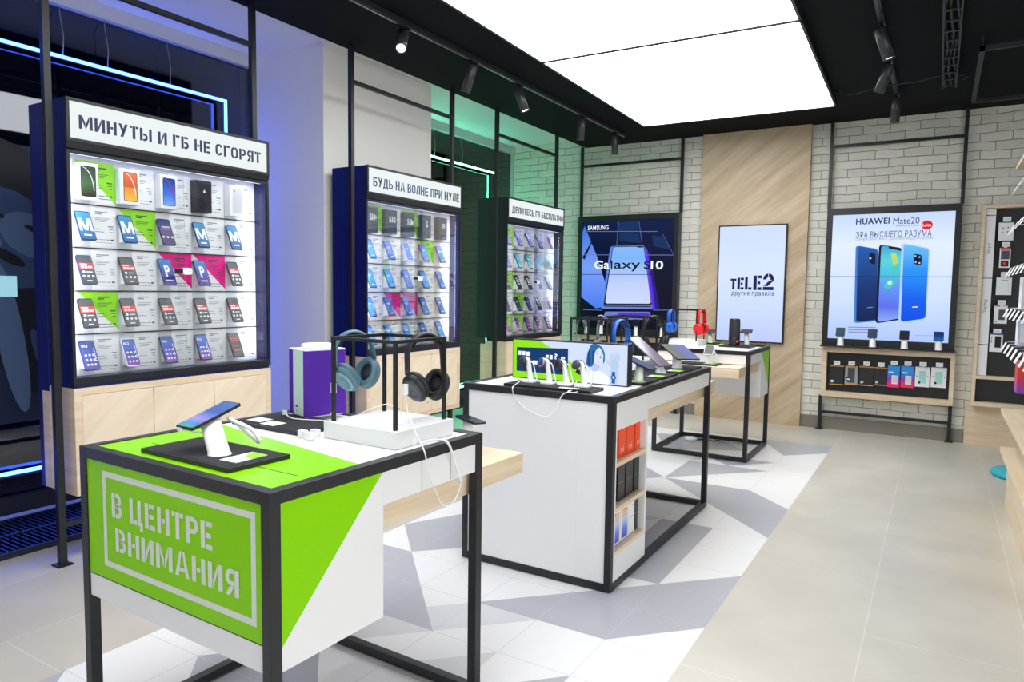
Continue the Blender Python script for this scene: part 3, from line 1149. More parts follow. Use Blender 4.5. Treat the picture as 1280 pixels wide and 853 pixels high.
    for i in range(3):
        d_ = MB()
        d_.box(-2.231, -2.215, y0 + .036 + i * dw + .0018, y0 + .036 + (i + 1) * dw - .0018, z0 + .0318, z1 - .0358, DOORW)
        do = d_.build('door', t)
        q = MB()
        q.lathe([(.007, 0), (.007, .002)], STEEL, basis((-2.215, y0 + .036 + (i + 1) * dw - .045, z0 + .10), (0, 1, 0), (0, 0, 1), (1, 0, 0)), 12)
        q.build('door_lock', do)
    # steel frame: two posts, rails, foot plates
    X0, X1 = -2.297, -2.265
    for yp, full in ((yp0, True), (yp1, False)):
        p = MB()
        if full:
            p.box(X0, X1, yp - .016, yp + .016, .006, 3.055, BLACK)
        else:
            p.box(X0, X1, yp - .016, yp + .016, 2.24, 3.055, BLACK)
            p.build('post', t, None, .001)
            p = MB()
            p.box(X0, X1, yp - .016, yp + .016, .006, .341, BLACK)
        po = p.build('post', t, None, .001)
        q = MB()
        q.box(X0 - .02, X1 + .02, yp - .035, yp + .035, .0015, .007, BLACK)
        for dx in (-.028, .028):
            q.lathe([(.005, 0), (.004, .003)], STEEL, Matrix.Translation(((X0 + X1) / 2, yp + dx, .007)), 8)
        q.build('foot_plate', po)
    r = MB()
    r.box(X0 + .004, X1 - .004, yp0 + .016, yp1 - .016, 2.795, 2.822, BLACK)
    r.build('top_rail', t)
    r = MB()
    r.box(X0 + .004, X1 - .004, yp0 + .016, yp1 - .016, .185, .212, BLACK)
    r.build('bottom_rail', t)
    return t


CAB = []
cabinet(1.79, 1.745, 2.903, 'МИНУТЫ И ГБ НЕ СГОРЯТ', (.058, 1.105, 2.104, 2.168), 'near', 'wall display cabinet with lit sign МИНУТЫ И ГБ НЕ СГОРЯТ, nearest',
        {(0, 0): 'g', (1, 1): 'g', (2, 2): 'm', (2, 3): 'm', (3, 0): 'g'}, [(1.68, 6), (1.02, 5), (1.25, 3)])
cabinet(3.815, 3.735, 4.931, 'БУДЬ НА ВОЛНЕ ПРИ НУЛЕ', (.065, 1.125, 2.098, 2.166), 'middle', 'wall display cabinet with lit sign БУДЬ НА ВОЛНЕ ПРИ НУЛЕ',
        {(0, 0): 'g', (0, 2): 'g', (1, 3): 'g', (3, 1): 'm', (3, 2): 'm'}, [(1.6, 5)])
cabinet(5.735, 5.64, 6.841, 'ДЕЛИТЕСЬ ГБ БЕСПЛАТНО', (.075, 1.14, 2.099, 2.162), 'far', 'wall display cabinet with lit sign ДЕЛИТЕСЬ ГБ БЕСПЛАТНО, furthest',
        {(0, 0): 'g', (2, 0): 'g', (3, 1): 'g', (4, 0): 'g', (4, 1): 'g'}, [(1.6, 5)])

KN = {'m': 'blue phone with a big white M on its screen', 'redblue': 'blue phone with a red banner on its dark screen', 'red': 'black phone with a red banner on its screen',
      'p': 'violet screened phone with a white P', 'bqd': 'dark blue screened phone', 'bqw': 'white phone with a blue screen', 'bq': 'black phone with blue and violet screen', 'dusk': 'phone with a dusky violet screen',
      'lines': 'black phone with red lines on its screen', 'sky': 'phone with a bright blue screen', 'corn': 'blue phone with cornflower screen', 'cornw': 'pale phone with cornflower screen',
      'skyred': 'red sided phone with blue screen', 'deep': 'black phone with a deep blue screen', 'skydark': 'dark phone with a blue screen', 'lav': 'phone with lavender screen', 'turq': 'phone with turquoise screen',
      'turqw': 'white phone with turquoise screen', 'dark': 'black phone with white icons', 'navy': 'phone with a navy screen', 'pur': 'black phone with purple screen', 'purw': 'pale phone with purple screen', 'vio': 'pale phone with violet screen'}
TH = rad(24)


def put_phone(y0, r, c, kind, cab):
    yc = y0 + CB[c] + .031
    zc = (RB[r] + RB[r + 1]) / 2 - .004
    M = basis((XB + .040, yc, zc), (0, 1, 0), (-math.sin(TH), 0, math.cos(TH)), (math.cos(TH), 0, math.sin(TH)))
    phone(kind, M, '%s, %s row, %s column, %s' % (KN[kind], ORD[r], ORD[c], cab), 'phones in the ' + cab)


GRID1 = [None, ['m', 'm', 'dusk', 'm', 'm'], ['redblue', 'red', 'p', 'p', 'red'], ['red', 'red', 'red', 'red', 'red'], ['bqd', 'bqw', 'bq', 'bq', 'lines']]
GRID2 = [None, ['sky', 'corn', 'cornw', 'skyred', 'skyred'], ['sky', 'sky', 'corn', 'sky', 'deep'], ['sky', 'deep', 'corn', 'deep', 'deep'], ['sky', 'skydark', 'skydark', 'deep', 'skydark']]
GRID3 = [['lav', 'lav', 'lav', 'lav', 'vio'], ['lav', 'turq', 'turq', 'turqw', 'turqw'], ['dark', 'dark', 'dark', 'vio', 'corn'], ['navy', 'navy', 'navy', 'dark', 'vio'], ['purw', 'purw', 'pur', 'pur', 'pur']]
for y0, G, cab in ((1.79, GRID1, 'nearest cabinet'), (3.815, GRID2, 'middle cabinet'), (5.735, GRID3, 'farthest cabinet')):
    for r, row in enumerate(G):
        for c, k in enumerate(row or []):
            put_phone(y0, r, c, k, cab)

# boxed phones in the top rows
BX_W = mat('box_white', (232, 234, 238), 0.45)
BX_K = mat('box_black', (34, 34, 40), 0.35)
BX_S = mat('box_slate', (62, 70, 84), 0.35)
G_SW = gmat('art_green_swirl', [(0, (60, 44, 44)), (.4, (74, 110, 70)), (1, (58, 62, 60))], 1, -.07, .07)
G_OR = gmat('art_orange', [(0, (250, 190, 80)), (.45, (238, 150, 60)), (.5, (214, 96, 50)), (1, (228, 110, 66))], 1, -.07, .07)
G_BL = gmat('art_blue', [(0, (126, 170, 236)), (.45, (60, 110, 220)), (1, (24, 52, 140))], 1, -.07, .07)
SILV = mat('art_silver', (206, 208, 212), 0.4)
CYAN = mat('print_cyan', (120, 214, 220), 0.5)


def phone_box(M, kind, label, group):
    w_, h_, d_ = (.098, .178, .052) if kind[:2] != 'sS' else (.116, .182, .05)
    b = MB()
    b.box(-w_ / 2, w_ / 2, -h_ / 2, h_ / 2, 0, d_, BX_K if kind == 'k' else BX_S if kind[:2] == 'sS' else BX_W, M)
    o = b.build('phone_box', None, tuple(M.translation), .0012)
    a = MB()
    if kind in ('swirl', 'orange', 'azure'):
        g = {'swirl': G_SW, 'orange': G_OR, 'azure': G_BL}[kind]
        a.rbox(-.036, .036, -.074, .074, d_ + .0002, d_ + .0006, .008, BX_K, None)
        a.rbox(-.033, .033, -.071, .071, d_ + .0006, d_ + .0009, .006, g, None)
        arc = [(-.03 + .055 * math.sin(i * .16), .066 - .125 * (1 - math.cos(i * .16))) for i in range(10)]
        for (x0, y0_), (x1, y1_) in zip(arc, arc[1:]):
            a.poly([(x0, y0_, d_ + .0012), (x0 + .004, y0_ + .001, d_ + .0012), (x1 + .004, y1_ + .001, d_ + .0012), (x1, y1_, d_ + .0012)], ICON if kind == 'swirl' else PH_RED if kind == 'azure' else GREENP if False else ICON)
    elif kind == 'k':
        a.rbox(-.03, .036, -.076, .07, d_ + .0002, d_ + .0006, .008, mat('box_gloss', (46, 46, 54), 0.15), None)
        for cx, cy, rx, ry in ((.002, .028, .006, .007), (.005, .039, .0018, .004)):
            a.poly([(cx + rx * math.cos(i * .524), cy + ry * math.sin(i * .524), d_ + .001) for i in range(12)], ICON)
    elif kind == 'w':
        a.rbox(-.03, .036, -.072, .072, d_ + .0002, d_ + .0006, .008, SILV, None)
        a.rbox(-.024, -.014, .052, .062, d_ + .0006, d_ + .0009, .004, BLACK_P, None)
    else:
        hw = .035 if len(kind) > 3 else .024 if len(kind) == 3 else .012
        put_text(a, kind[1:], Matrix.Translation((0, 0, d_ + .0006)), .004 - hw, .004 + hw, -.004, .042, CYAN if 'c' in kind[-1:] else ICON, .012)
    art = a.build('printed_front')
    art.parent = o
    art.matrix_local = Matrix.Translation(-M.translation) @ M
    return tag(o, label, 'phone box', group)


def box_at(y0, c, kind, label, dz=-.002, dy=.047):
    zc = (RB[0] + RB[1]) / 2 + dz
    M = basis((XB + .003, y0 + CB[c] + dy, zc), (0, 1, 0), (0, 0, 1), (1, 0, 0))
    phone_box(M, kind, label, 'boxed phones in the wall cabinets')


box_at(1.79, 0, 'swirl', 'white phone box with a dark green swirl picture, nearest cabinet')
box_at(1.79, 1, 'orange', 'white phone box with an orange phone picture')
box_at(1.79, 2, 'azure', 'white phone box with a blue phone picture')
box_at(1.79, 3, 'k', 'glossy black phone box with a small white emblem')
box_at(1.79, 4, 'w', 'plain white phone box showing a silver phone back')
for c, (txt, lb) in enumerate((('sS10+', 'dark phone box with white print, first from the left in the middle cabinet'), ('sS10c', 'dark phone box with large pale print, second from the left in the middle cabinet'),
                               ('sS10e', 'dark phone box with a lime card behind it, third in the middle cabinet'), ('sS', 'dark phone box printed with a single letter, fourth in the middle cabinet'), ('sS9', 'dark phone box with small print, rightmost in the middle cabinet'))):
    box_at(3.815, c, txt.replace('c', '') if txt.endswith('c') else txt, lb, -.004, .050)

# ================================================================== DISPLAY TABLES
def frame(mb, x0, x1, y0, y1, zt, M=None, t=.032, rails='fblr'):
    for x in (x0, x1 - t):
        for y in (y0, y1 - t):
            mb.box(x, x + t, y, y + t, .006, zt, BLACK, M)
    for z in (.006, zt - t):
        mb.box(x0 + t, x1 - t, y0, y0 + t, z, z + t, BLACK, M)
        mb.box(x0 + t, x1 - t, y1 - t, y1, z, z + t, BLACK, M)
        mb.box(x0, x0 + t, y0 + t, y1 - t, z, z + t, BLACK, M)
        mb.box(x1 - t, x1, y0 + t, y1 - t, z, z + t, BLACK, M)


def feet(t, x0, x1, y0, y1, M=None):
    for x in (x0 + .03, x1 - .03):
        for y in (y0 + .03, y1 - .03):
            f = MB()
            A = (M or Matrix.Identity(4)) @ Matrix.Translation((x, y, .0014))
            f.lathe([(.011, 0), (.012, .002), (.006, .005)], RUBBER, A, 12)
            f.build('foot', t)


SLOT = mat('dark_slot', (40, 70, 16), 0.6)
SLOTW = mat('slot_shadow_gap', (150, 150, 152), 0.6)

# ---- nearest table (turned a little)
RZ1 = -.025
t1 = thing('display_table', 'display table with lime green front reading В ЦЕНТРЕ ВНИМАНИЯ', 'table', (.027, 1.069, 0), RZ1, 'shop display tables')
M1 = Matrix.Translation((.027, 1.069, 0)) @ Matrix.Rotation(RZ1, 4, 'Z')
mb = MB()
frame(mb, -.845, 0, 0, .85, .9, M1)
mb.build('frame', t1, None, .0012)
feet(t1, -.845, 0, 0, .85, M1)
mb = MB()
mb.box(-.813, -.032, .032, .818, .872, .8965, WHITE, M1)
mb.poly([(-.813, .032, .8969), (-.032, .032, .8969), (-.032, .322, .8969), (-.813, .447, .8969)], GREEN, M1)
for x0, x1 in ((-.72, -.62), (-.24, -.079)):
    mb.box(x0, x1, .146, .149, .897, .8974, SLOT, M1)
tag(mb.build('table_top', t1), 'white top with a lime green front half')
mb = MB()
z0 = .457
mb.box(-.84, -.005, .006, .382, z0, .868, WHITE, M1)
mb.poly([(-.813, .0052, .527), (-.032, .0052, .527), (-.032, .0052, .868), (-.813, .0052, .868)], GREEN, M1)
mb.box(-.813, -.032, .0046, .0056, .525, .528, SLOT, M1)
mb.poly([(-.0044, .032, .868), (-.0044, .032, .515), (-.0044, .379, .868)], GREEN, M1)
tag(mb.build('cabinet_body', t1, None, .001), 'white cabinet body with lime green faces')
mb = MB()
A = M1 @ PY((0, .0046, 0))
for q in ((-.730, -.057, .566, .583), (-.730, -.057, .826, .843), (-.730, -.713, .583, .826), (-.074, -.057, .583, .826)):
    mb.poly([(q[0], q[2], 0), (q[1], q[2], 0), (q[1], q[3], 0), (q[0], q[3], 0)], SIGNGREY, A)
for txt, x0, x1, zb, h in (('В ЦЕНТРЕ', -.683, -.222, .716, .071), ('ВНИМАНИЯ', -.668, -.120, .620, .067)):
    ps, wd = stencil(txt)
    put_polys(mb, ps, A @ Matrix.Translation((x0, zb, .0004)), SIGNGREY, (x1 - x0) / wd, h)
tag(mb.build('lettering', t1), 'pale stencil lettering in a rectangular outline')
mb = MB()
mb.box(-.022, -.006, .383, .817, .775, .868, WHITE, M1)
mb.box(-.839, -.823, .383, .817, .775, .868, WHITE, M1)
mb.box(-.823, -.022, .801, .817, .775, .868, WHITE, M1)
for y in (.545, .685):
    mb.box(-.0061, -.0054, y, y + .0015, .776, .867, SLOTW, M1)
mb.build('apron', t1)
mb = MB()
mb.box(-.80, -.045, .384, 1.18, .690, .764, OAK, M1)
mb.build('pull_out_shelf', t1, None, .001)

# ---- middle table
X0, X1, Y0, Y1 = -.712, .104, 2.889, 4.447
t2 = thing('display_table', 'long white display table with watches and a side niche of phone boxes', 'table', (X1, Y0, 0), 0, 'shop display tables')
mb = MB()
frame(mb, X0, X1, Y0, Y1, .9)
mb.build('frame', t2, None, .0012)
feet(t2, X0, X1, Y0, Y1)
mb = MB()
mb.box(X0 + .032, X1 - .032, Y0 + .032, Y1 - .032, .872, .8965, WHITE)
mb.build('table_top', t2)
mb = MB()
XI = -.075
mb.box(X0 + .005, XI, Y0 + .006, 3.338, .039, .868, WHITE)
mb.box(XI, X1 - .004, Y0 + .006, 2.943, .039, .868, WHITE)
mb.box(XI, X1 - .004, 3.320, 3.338, .039, .868, WHITE)
mb.box(XI, X1 - .004, 2.943, 3.320, .740, .868, WHITE)
mb.box(XI, X1 - .004, 2.943, 3.320, .039, .158, WHITE)
mb.build('cabinet_body', t2, None, .0008)
for z in (.158, .362, .571):
    mb = MB()
    mb.box(XI, X1 - .003, 2.943, 3.320, z, z + .018, SHELFW)
    mb.build('niche_shelf', t2)
mb = MB()
mb.box(X1 - .020, X1 - .004, 3.339, Y1 - .033, .785, .868, WHITE)
mb.box(X0 + .004, X0 + .020, 3.339, Y1 - .033, .785, .868, WHITE)
mb.box(X0 + .020, X1 - .020, Y1 - .049, Y1 - .033, .785, .868, WHITE)
mb.build('apron', t2)
mb = MB()
mb.box(X0 + .045, X1 - .045, 3.339, 4.715, .702, .780, OAK)
mb.build('pull_out_shelf', t2, None, .001)

# ---- far table, facing the other way
X03, X13, Y03, Y13 = -.744, .051, 5.757, 6.554
t3 = thing('display_table', 'farthest display table with a lime triangle on its white end', 'table', (X13, Y03, 0), 0, 'shop display tables')
mb = MB()
frame(mb, X03, X13, Y03, Y13, .9)
mb.build('frame', t3, None, .0012)
feet(t3, X03, X13, Y03, Y13)
mb = MB()
mb.box(X03 + .032, X13 - .032, Y03 + .032, Y13 - .032, .872, .8965, WHITE)
mb.poly([(X03 + .032, 6.22, .8969), (X13 - .032, 6.36, .8969), (X13 - .032, Y13 - .032, .8969), (X03 + .032, Y13 - .032, .8969)], GREEN)
mb.build('table_top', t3)
mb = MB()
mb.box(X03 + .005, X13 - .004, 6.205, Y13 - .006, .475, .868, WHITE)
mb.poly([(X13 - .0034, 6.215, .868), (X13 - .0034, Y13 - .032, .55), (X13 - .0034, Y13 - .032, .868)], GREEN)
mb.build('cabinet_body', t3, None, .001)
mb = MB()
mb.box(X13 - .020, X13 - .004, Y03 + .033, 6.204, .792, .868, WHITE)
mb.box(X03 + .004, X03 + .020, Y03 + .033, 6.204, .792, .868, WHITE)
mb.box(X03 + .032, X13 - .032, Y03 + .006, Y03 + .022, .792, .868, WHITE)
mb.build('apron', t3)
mb = MB()
mb.box(X03 + .045, X13 - .012 - .005 + .0, 5.52, 6.204, .706, .786, OAK) if False else mb.box(X03 + .045, X13 - .025, 5.52, 6.204, .706, .786, OAK)
mb.build('pull_out_shelf', t3, None, .001)

# ================================================================== THINGS ON THE TABLES
G_TAB = gmat('screen_photo', [(0, (40, 150, 120)), (.14, (60, 120, 190)), (.3, (140, 120, 190)), (.45, (90, 110, 190)), (.6, (52, 84, 156)), (1, (60, 92, 160))], 1, -.078, .078, 0, .1)
MIRROR = mat('dark_glass_screen', (40, 42, 60), 0.06, 0, .9)
G_BLUET = gmat('screen_cobalt', [(0, (30, 66, 190)), (1, (52, 104, 214))], 1, -.08, .08, .35, .1)


def demo_phone(M, w, h, scr, label, cat='smartphone', body=PH_BLACK, name='smartphone'):
    """a device lying on the plane M (screen = local +z)"""
    b = MB()
    b.rbox(-w / 2, w / 2, -h / 2, h / 2, 0, .008, .008, body, M)
    o = b.build(name, None, tuple(M.translation), .001)
    s = MB()
    s.rbox(-w / 2 + .003, w / 2 - .003, -h / 2 + .004, h / 2 - .004, .0078, .0084, .006, scr)
    c = s.build('screen')
    c.parent = o
    c.matrix_local = Matrix.Translation(-M.translation) @ M
    return tag(o, label, cat)


def stand(base, top, label, r0=.022, r1=.017, loop=None, group='white phone stands', face=None):
    """white tapered security stand; the device rests on its bevelled head"""
    base, top = Vector(base), Vector(top)
    t = thing('phone_stand', label, 'phone stand', base, 0, group)
    c = MB()
    n = 20
    d = (top - base)
    vs, fs = [], []
    fx = face or Vector((0, 0, 1))
    prof = [(0, r0 * 1.12), (.02, r0 * 1.05), (.08, r0), (.5, (r0 + r1) / 2), (1.0, r1)]
    for k, (q, r) in enumerate(prof):
        p = base + d * q
        for i in range(n):
            a = 2 * math.pi * i / n
            off = Vector((r * math.cos(a), r * math.sin(a), 0))
            if k == len(prof) - 1 and abs(fx.z) > .2:
                off.z = -(fx.x * off.x + fx.y * off.y) / fx.z
            vs.append(p + off)
    for k in range(len(prof) - 1):
        for i in range(n):
            fs.append((k * n + i, k * n + (i + 1) % n, (k + 1) * n + (i + 1) % n, (k + 1) * n + i))
    fs.append(tuple(range(n))[::-1])
    fs.append(tuple(range((len(prof) - 1) * n, len(prof) * n)))
    c.add(vs, fs, WHITE_P, None, True)
    c.build('column', t)
    if loop:
        l_ = MB()
        l_.tube(loop, .006 if r0 > .028 else .0045 if r0 > .015 else .003, SHEER, 8)
        l_.build('security_cable', t)
    return t


def smooth(pts, n=6):
    """Catmull-Rom through the points"""
    P = [Vector(p) for p in pts]
    P = [P[0] * 2 - P[1]] + P + [P[-1] * 2 - P[-2]]
    out = []
    for i in range(1, len(P) - 2):
        for k in range(n):
            u = k / n
            out.append(.5 * ((2 * P[i]) + (P[i + 1] - P[i - 1]) * u + (2 * P[i - 1] - 5 * P[i] + 4 * P[i + 1] - P[i + 2]) * u * u + (-P[i - 1] + 3 * P[i] - 3 * P[i + 1] + P[i + 2]) * u ** 3))
    out.append(P[-2])
    return out


def mat_pad(x0, x1, y0, y1, z, label, rz=0.0, h=.012, group='black display mats'):
    cx, cy = (x0 + x1) / 2, (y0 + y1) / 2
    M = Matrix.Translation((cx, cy, z)) @ Matrix.Rotation(rz, 4, 'Z')
    b = MB()
    dx, dy = (x1 - x0) / 2, (y1 - y0) / 2
    b.box(-dx, dx, -dy, dy, 0, h, BLACK_P, M)
    b.box(-dx + .006, dx - .006, -dy + .006, dy - .006, h, h + .0006, RUBBER, M)
    return tag(b.build('display_mat', None, (cx, cy, z), .001), label, 'display mat', group)


def card(pts, z, label, split=None, group='small price cards'):
    """price card lying flat: pts in world xy; split adds a lime corner"""
    b = MB()
    cx = sum(p[0] for p in pts) / len(pts)
    cy = sum(p[1] for p in pts) / len(pts)
    b.prism(pts, lambda p, h: (p[0], p[1], h), z, z + .0015, PAPER)
    if split:
        b.poly([(p[0], p[1], z + .0019) for p in split], GREENP)
    for i in range(3):
        u = .25 + .18 * i
        a = Vector(pts[0]).lerp(Vector(pts[3]), u)
        c_ = Vector(pts[1]).lerp(Vector(pts[2]), u)
        p, q = a.lerp(c_, .12), a.lerp(c_, .5)
        n_ = (c_ - a).normalized()
        n_ = Vector((-n_.y, n_.x)) * .002
        b.poly([(p.x, p.y, z + .0022), (q.x, q.y, z + .0022), (q.x + n_.x, q.y + n_.y, z + .0022), (p.x + n_.x, p.y + n_.y, z + .0022)], INK)
    return tag(b.build('price_card', None, (cx, cy, z)), label, 'price card', group)


# ---- nearest table: big phone on its stand
mat_pad(-.600, -.203, 1.142, 1.337, .8974, 'large black mat under the tilted phone on the lime table top', RZ1)
PADZ = .8974 + .0128
card([(-.300, 1.180), (-.235, 1.182), (-.237, 1.285), (-.302, 1.287)], PADZ, 'price card with a lime corner on the nearest mat', [(-.235, 1.182), (-.237, 1.285), (-.302, 1.287), (-.27, 1.235)] if False else [(-.268, 1.232), (-.236, 1.232), (-.237, 1.285), (-.302, 1.287)])
TP = rad(17)
ey = Vector((-.02, math.cos(TP), math.sin(TP)))
ex = Vector((1, .0, .0))
ez = ex.cross(ey)
PC = ony(262, 521, 1.262)
Mph = basis(PC, ex, ez.cross(ex), ez)
demo_phone(Mph, .077, .168, G_TAB, 'large phone with a blue screen tilted on the nearest white stand')
stand((-.356, 1.222, PADZ), Vector(PC) + Vector((0.006, -.006, -.003)) - ez * .002, 'tall white phone stand on the nearest black mat', .029, .027,
      smooth([Vector(PC) + Vector((.028, .04, -.006)), Vector(PC) + Vector((.05, .05, -.02)), Vector(PC) + Vector((.10, .07, -.062)), Vector(PC) + Vector((.115, .075, -.072)), Vector(PC) + Vector((.122, .07, -.062)), Vector(PC) + Vector((.10, .062, -.035)), Vector(PC) + Vector((.045, .04, -.012))], 5), 'white phone stands', ez)
mb = MB()
q = Vector(PC) - ey * .083 + ex * -.02
mb.rbox(-.009, .009, -.006, .012, -.006, .004, .004, WHITE_P, Matrix.Translation(q))
mb.tube(smooth([q + Vector((.004, .01, 0)), q + Vector((.03, .03, -.012)), q + Vector((.06, .055, -.012))]), .0022, SHEER, 6)
tag(mb.build('sensor_plug', None, tuple(q)), 'small white security plug at the low end of the nearest phone', 'security plug')

# ---- purple speaker on its mat
PURPLE = mat('purple_fabric', (80, 22, 162), 0.75)
SAGE = mat('pale_green_plastic', (206, 226, 216), 0.45)
mat_pad(-.745, -.40, 1.555, 1.76, .8974, 'black mat before the purple speaker', RZ1)
for k, (x, y) in enumerate(((-.675, 1.62), (-.585, 1.60))):
    card([(x - .035, y - .03), (x + .035, y - .032), (x + .034, y + .025), (x - .036, y + .027)], PADZ, ('white price card at the left of the mat before the purple speaker', 'white price card at the right of the mat before the purple speaker')[k])
H_SP = .236
Rs = Matrix.Rotation(rad(-15.5), 4, 'Z')
crn = onz(381.5, 523.5, PADZ)
ctr = crn + Rs @ Vector((-.065, .083, 0))
t = thing('speaker', 'purple fabric box speaker with a pale green spine', 'speaker', ctr)
Ms = Matrix.Translation(ctr) @ Rs
mb = MB()
mb.rbox(-.065, .065, -.083, .083, .004, H_SP, .014, PURPLE, Ms, 'z', 6)
mb.build('fabric_body', t)
mb = MB()
mb.rbox(-.022, .052, -.0842, -.080, .006, H_SP, .001, SAGE, Ms)
mb.box(-.004, .014, -.0846, -.084, .034, .040, BLACK_P, Ms)
mb.box(.002, .006, -.0846, -.084, .018, .023, BLACK_P, Ms)
mb.build('spine', t)
mb = MB()
mb.rbox(-.064, .064, -.082, .082, H_SP, H_SP + .004, .014, WHITE_P, Ms, 'z', 6)
mb.lathe([(.052, 0), (.056, .003), (.056, .013), (.05, .017), (.0, .018)], WHITE_P, Ms @ Matrix.Translation((0, 0, H_SP + .004)), 28)
tag(mb.build('top_cap', t), 'white round control cap')
mb = MB()
mb.rbox(-.06, .06, -.076, .076, 0, .006, .014, WHITE_P, Ms)
mb.build('foot', t)

# small white plugs before the plinth
for k, (x, y) in enumerate(((-.385, 1.545), (-.345, 1.535), (-.362, 1.575))):
    mb = MB()
    mb.rbox(x - .015, x + .015, y - .011, y + .011, .8974, .8974 + .022, .005, WHITE_P)
    mb.rbox(x + .012, x + .02, y - .006, y + .006, .903, .914, .003, WHITE_P)
    tag(mb.build('cable_recoiler', None, (x, y, .8974)), ('white cable recoiler box at the left before the plinth', 'white cable recoiler box touching the plinth corner', 'white cable recoiler box behind two others')[k], 'cable recoiler', 'white cable recoilers')

# ---- headphone racks: white plinth and black frame
def rack(x0, y0, w, d, z, label, ph=.052, fh=.268, inset=.022, rz=0.0):
    t = thing('headphone_rack', label, 'headphone rack', (x0 + w / 2, y0 + d / 2, z), rz, 'headphone racks')
    M = Matrix.Translation((x0 + w / 2, y0 + d / 2, z)) @ Matrix.Rotation(rz, 4, 'Z')
    p = MB()
    p.box(-w / 2, w / 2, -d / 2, d / 2, 0, ph, WHITE, M)
    for sx in (-1, 1):
        p.rbox(sx * w * .2 - .04, sx * w * .2 + .04, -.035, .035, ph, ph + .002, .02, WHITE_P, M)
    p.build('plinth', t, None, .0015)
    f = MB()
    a, b, r = w / 2 - inset, d / 2 - inset, .0052
    for sx in (-1, 1):
        for sy in (-1, 1):
            f.box(sx * a - r, sx * a + r, sy * b - r, sy * b + r, ph, ph + fh, BLACK, M)
    for s_ in (-1, 1):
        f.box(-a + r, a - r, s_ * b - r, s_ * b + r, ph + fh - 2 * r, ph + fh, BLACK, M)
        f.box(s_ * a - r, s_ * a + r, -b + r, b - r, ph + fh - 2 * r, ph + fh, BLACK, M)
    f.build('frame', t)
    return t


rack(-.325, 1.575, .302, .276, .8974, 'headphone rack on the nearest table, black frame on a white plinth', rz=RZ1)
rack(-.50, 3.60, .29, .275, .8974, 'headphone rack right behind the lit picture box', .03, .288)
rack(-.487, 4.085, .285, .28, .8974, 'headphone rack at the far end of the middle table', .05, .266)
rack(-.765, 6.08, .30, .28, .8974, 'headphone rack on the farthest table', .045, .272)

HP_TEAL = mat('headphone_teal', (76, 112, 126), 0.5)
HP_TEALD = mat('headphone_teal_dark', (30, 42, 54), 0.7)
HP_TEALL = mat('headphone_teal_light', (126, 164, 180), 0.35)
HP_BLK = mat('headphone_black', (30, 31, 35), 0.5)
HP_BLKD = mat('headphone_black_dark', (16, 17, 20), 0.7)
HP_BLKL = mat('headphone_charcoal', (66, 68, 76), 0.4)
HP_BLUE = mat('headphone_blue', (24, 92, 186), 0.35)
HP_BLUED = mat('headphone_blue_dark', (16, 44, 110), 0.6)
HP_RED = mat('headphone_red', (214, 16, 22), 0.35)
HP_REDD = mat('headphone_red_dark', (120, 8, 14), 0.6)
HP_GREY = mat('headphone_grey', (120, 122, 128), 0.5)


def headphones(label, top, axis, cols, R=.072, drop=.165, cup=.042, tilt=18, width=.017, turn=(0, 0), tuck=0.0, roll=0.0):
    """hung by the band: top = the underside of the band, axis = the level direction from left to right cup"""
    main, dark, cap = cols
    t = thing('headphones', label, 'headphones', top, 0)
    ax = Vector((axis[0], axis[1], 0)).normalized()
    M = basis(top, ax, Vector((0, 0, 1)).cross(ax), (0, 0, 1)) @ Matrix.Rotation(rad(roll), 4, 'Y')
    b = MB()
    pts = [(-R * 1.02, 0, -drop + cup * .9)]
    n = 18
    for i in range(n + 1):
        a = math.pi * (1 - i / n)
        pts.append((R * math.cos(a), 0, -R + (R + .006) * math.sin(a)))
    pts.append((R * 1.02, 0, -drop + cup * .9))
    b.tube(pts, .006, main, 10, M, True, (.006, width))
    b.build('headband', t)
    p = MB()
    pts2 = [((R - .009) * math.cos(a), 0, -R + (R - .003) * math.sin(a)) for a in [math.pi * (1 - i / 12) for i in range(2, 11)]]
    p.tube(pts2, .005, dark, 10, M, True, (.005, width * .9))
    p.build('band_cushion', t)
    for k, sx in enumerate((-1, 1)):
        an = rad(turn[k])
        rot = Matrix.Rotation(an, 4, 'Z') @ Matrix.Rotation(rad(tilt) * sx, 4, 'Y')
        C = M @ Matrix.Translation((sx * (R * 1.0 - tuck), 0, -drop)) @ rot
        # cup axis: local x of C, outer side = sx
        A = C @ Matrix(((0, 0, sx, 0), (1, 0, 0, 0), (0, sx, 0, 0), (0, 0, 0, 1))) @ Matrix.Diagonal((.92, 1.12, 1, 1))
        c = MB()
        c.lathe([(cup * .93, -.004), (cup, .002), (cup, .010), (cup * .86, .018), (cup * .8, .019)], main, A, 28)
        c.lathe([(cup * .8, .0185), (cup * .76, .022), (cup * .5, .024), (cup * .46, .0215), (cup * .2, .0215), (0, .022)], cap, A, 28)
        co = c.build('ear_cup', t)
        q = MB()
        q.lathe([(cup * .96, -.003), (cup * 1.0, -.010), (cup * .95, -.019), (cup * .8, -.023), (cup * .62, -.020), (cup * .55, -.012), (cup * .54, -.006)], main, A, 28)
        q.lathe([(0, -.0085), (cup * .545, -.0085), (cup * .55, -.007)], dark, A, 28)
        q.build('ear_cushion', co)
        y = MB()
        P = lambda v: C @ Vector(v)
        top_p = M @ Vector((sx * R * 1.02, 0, -drop + cup * .95))
        y.tube(smooth([top_p + Vector((0, 0, .012)), top_p, P((sx * .012, 0, cup * 1.05)), P((sx * .010, 0, cup * .8))], 4), .006, dark, 8)
        y.build('yoke', t)
    return t


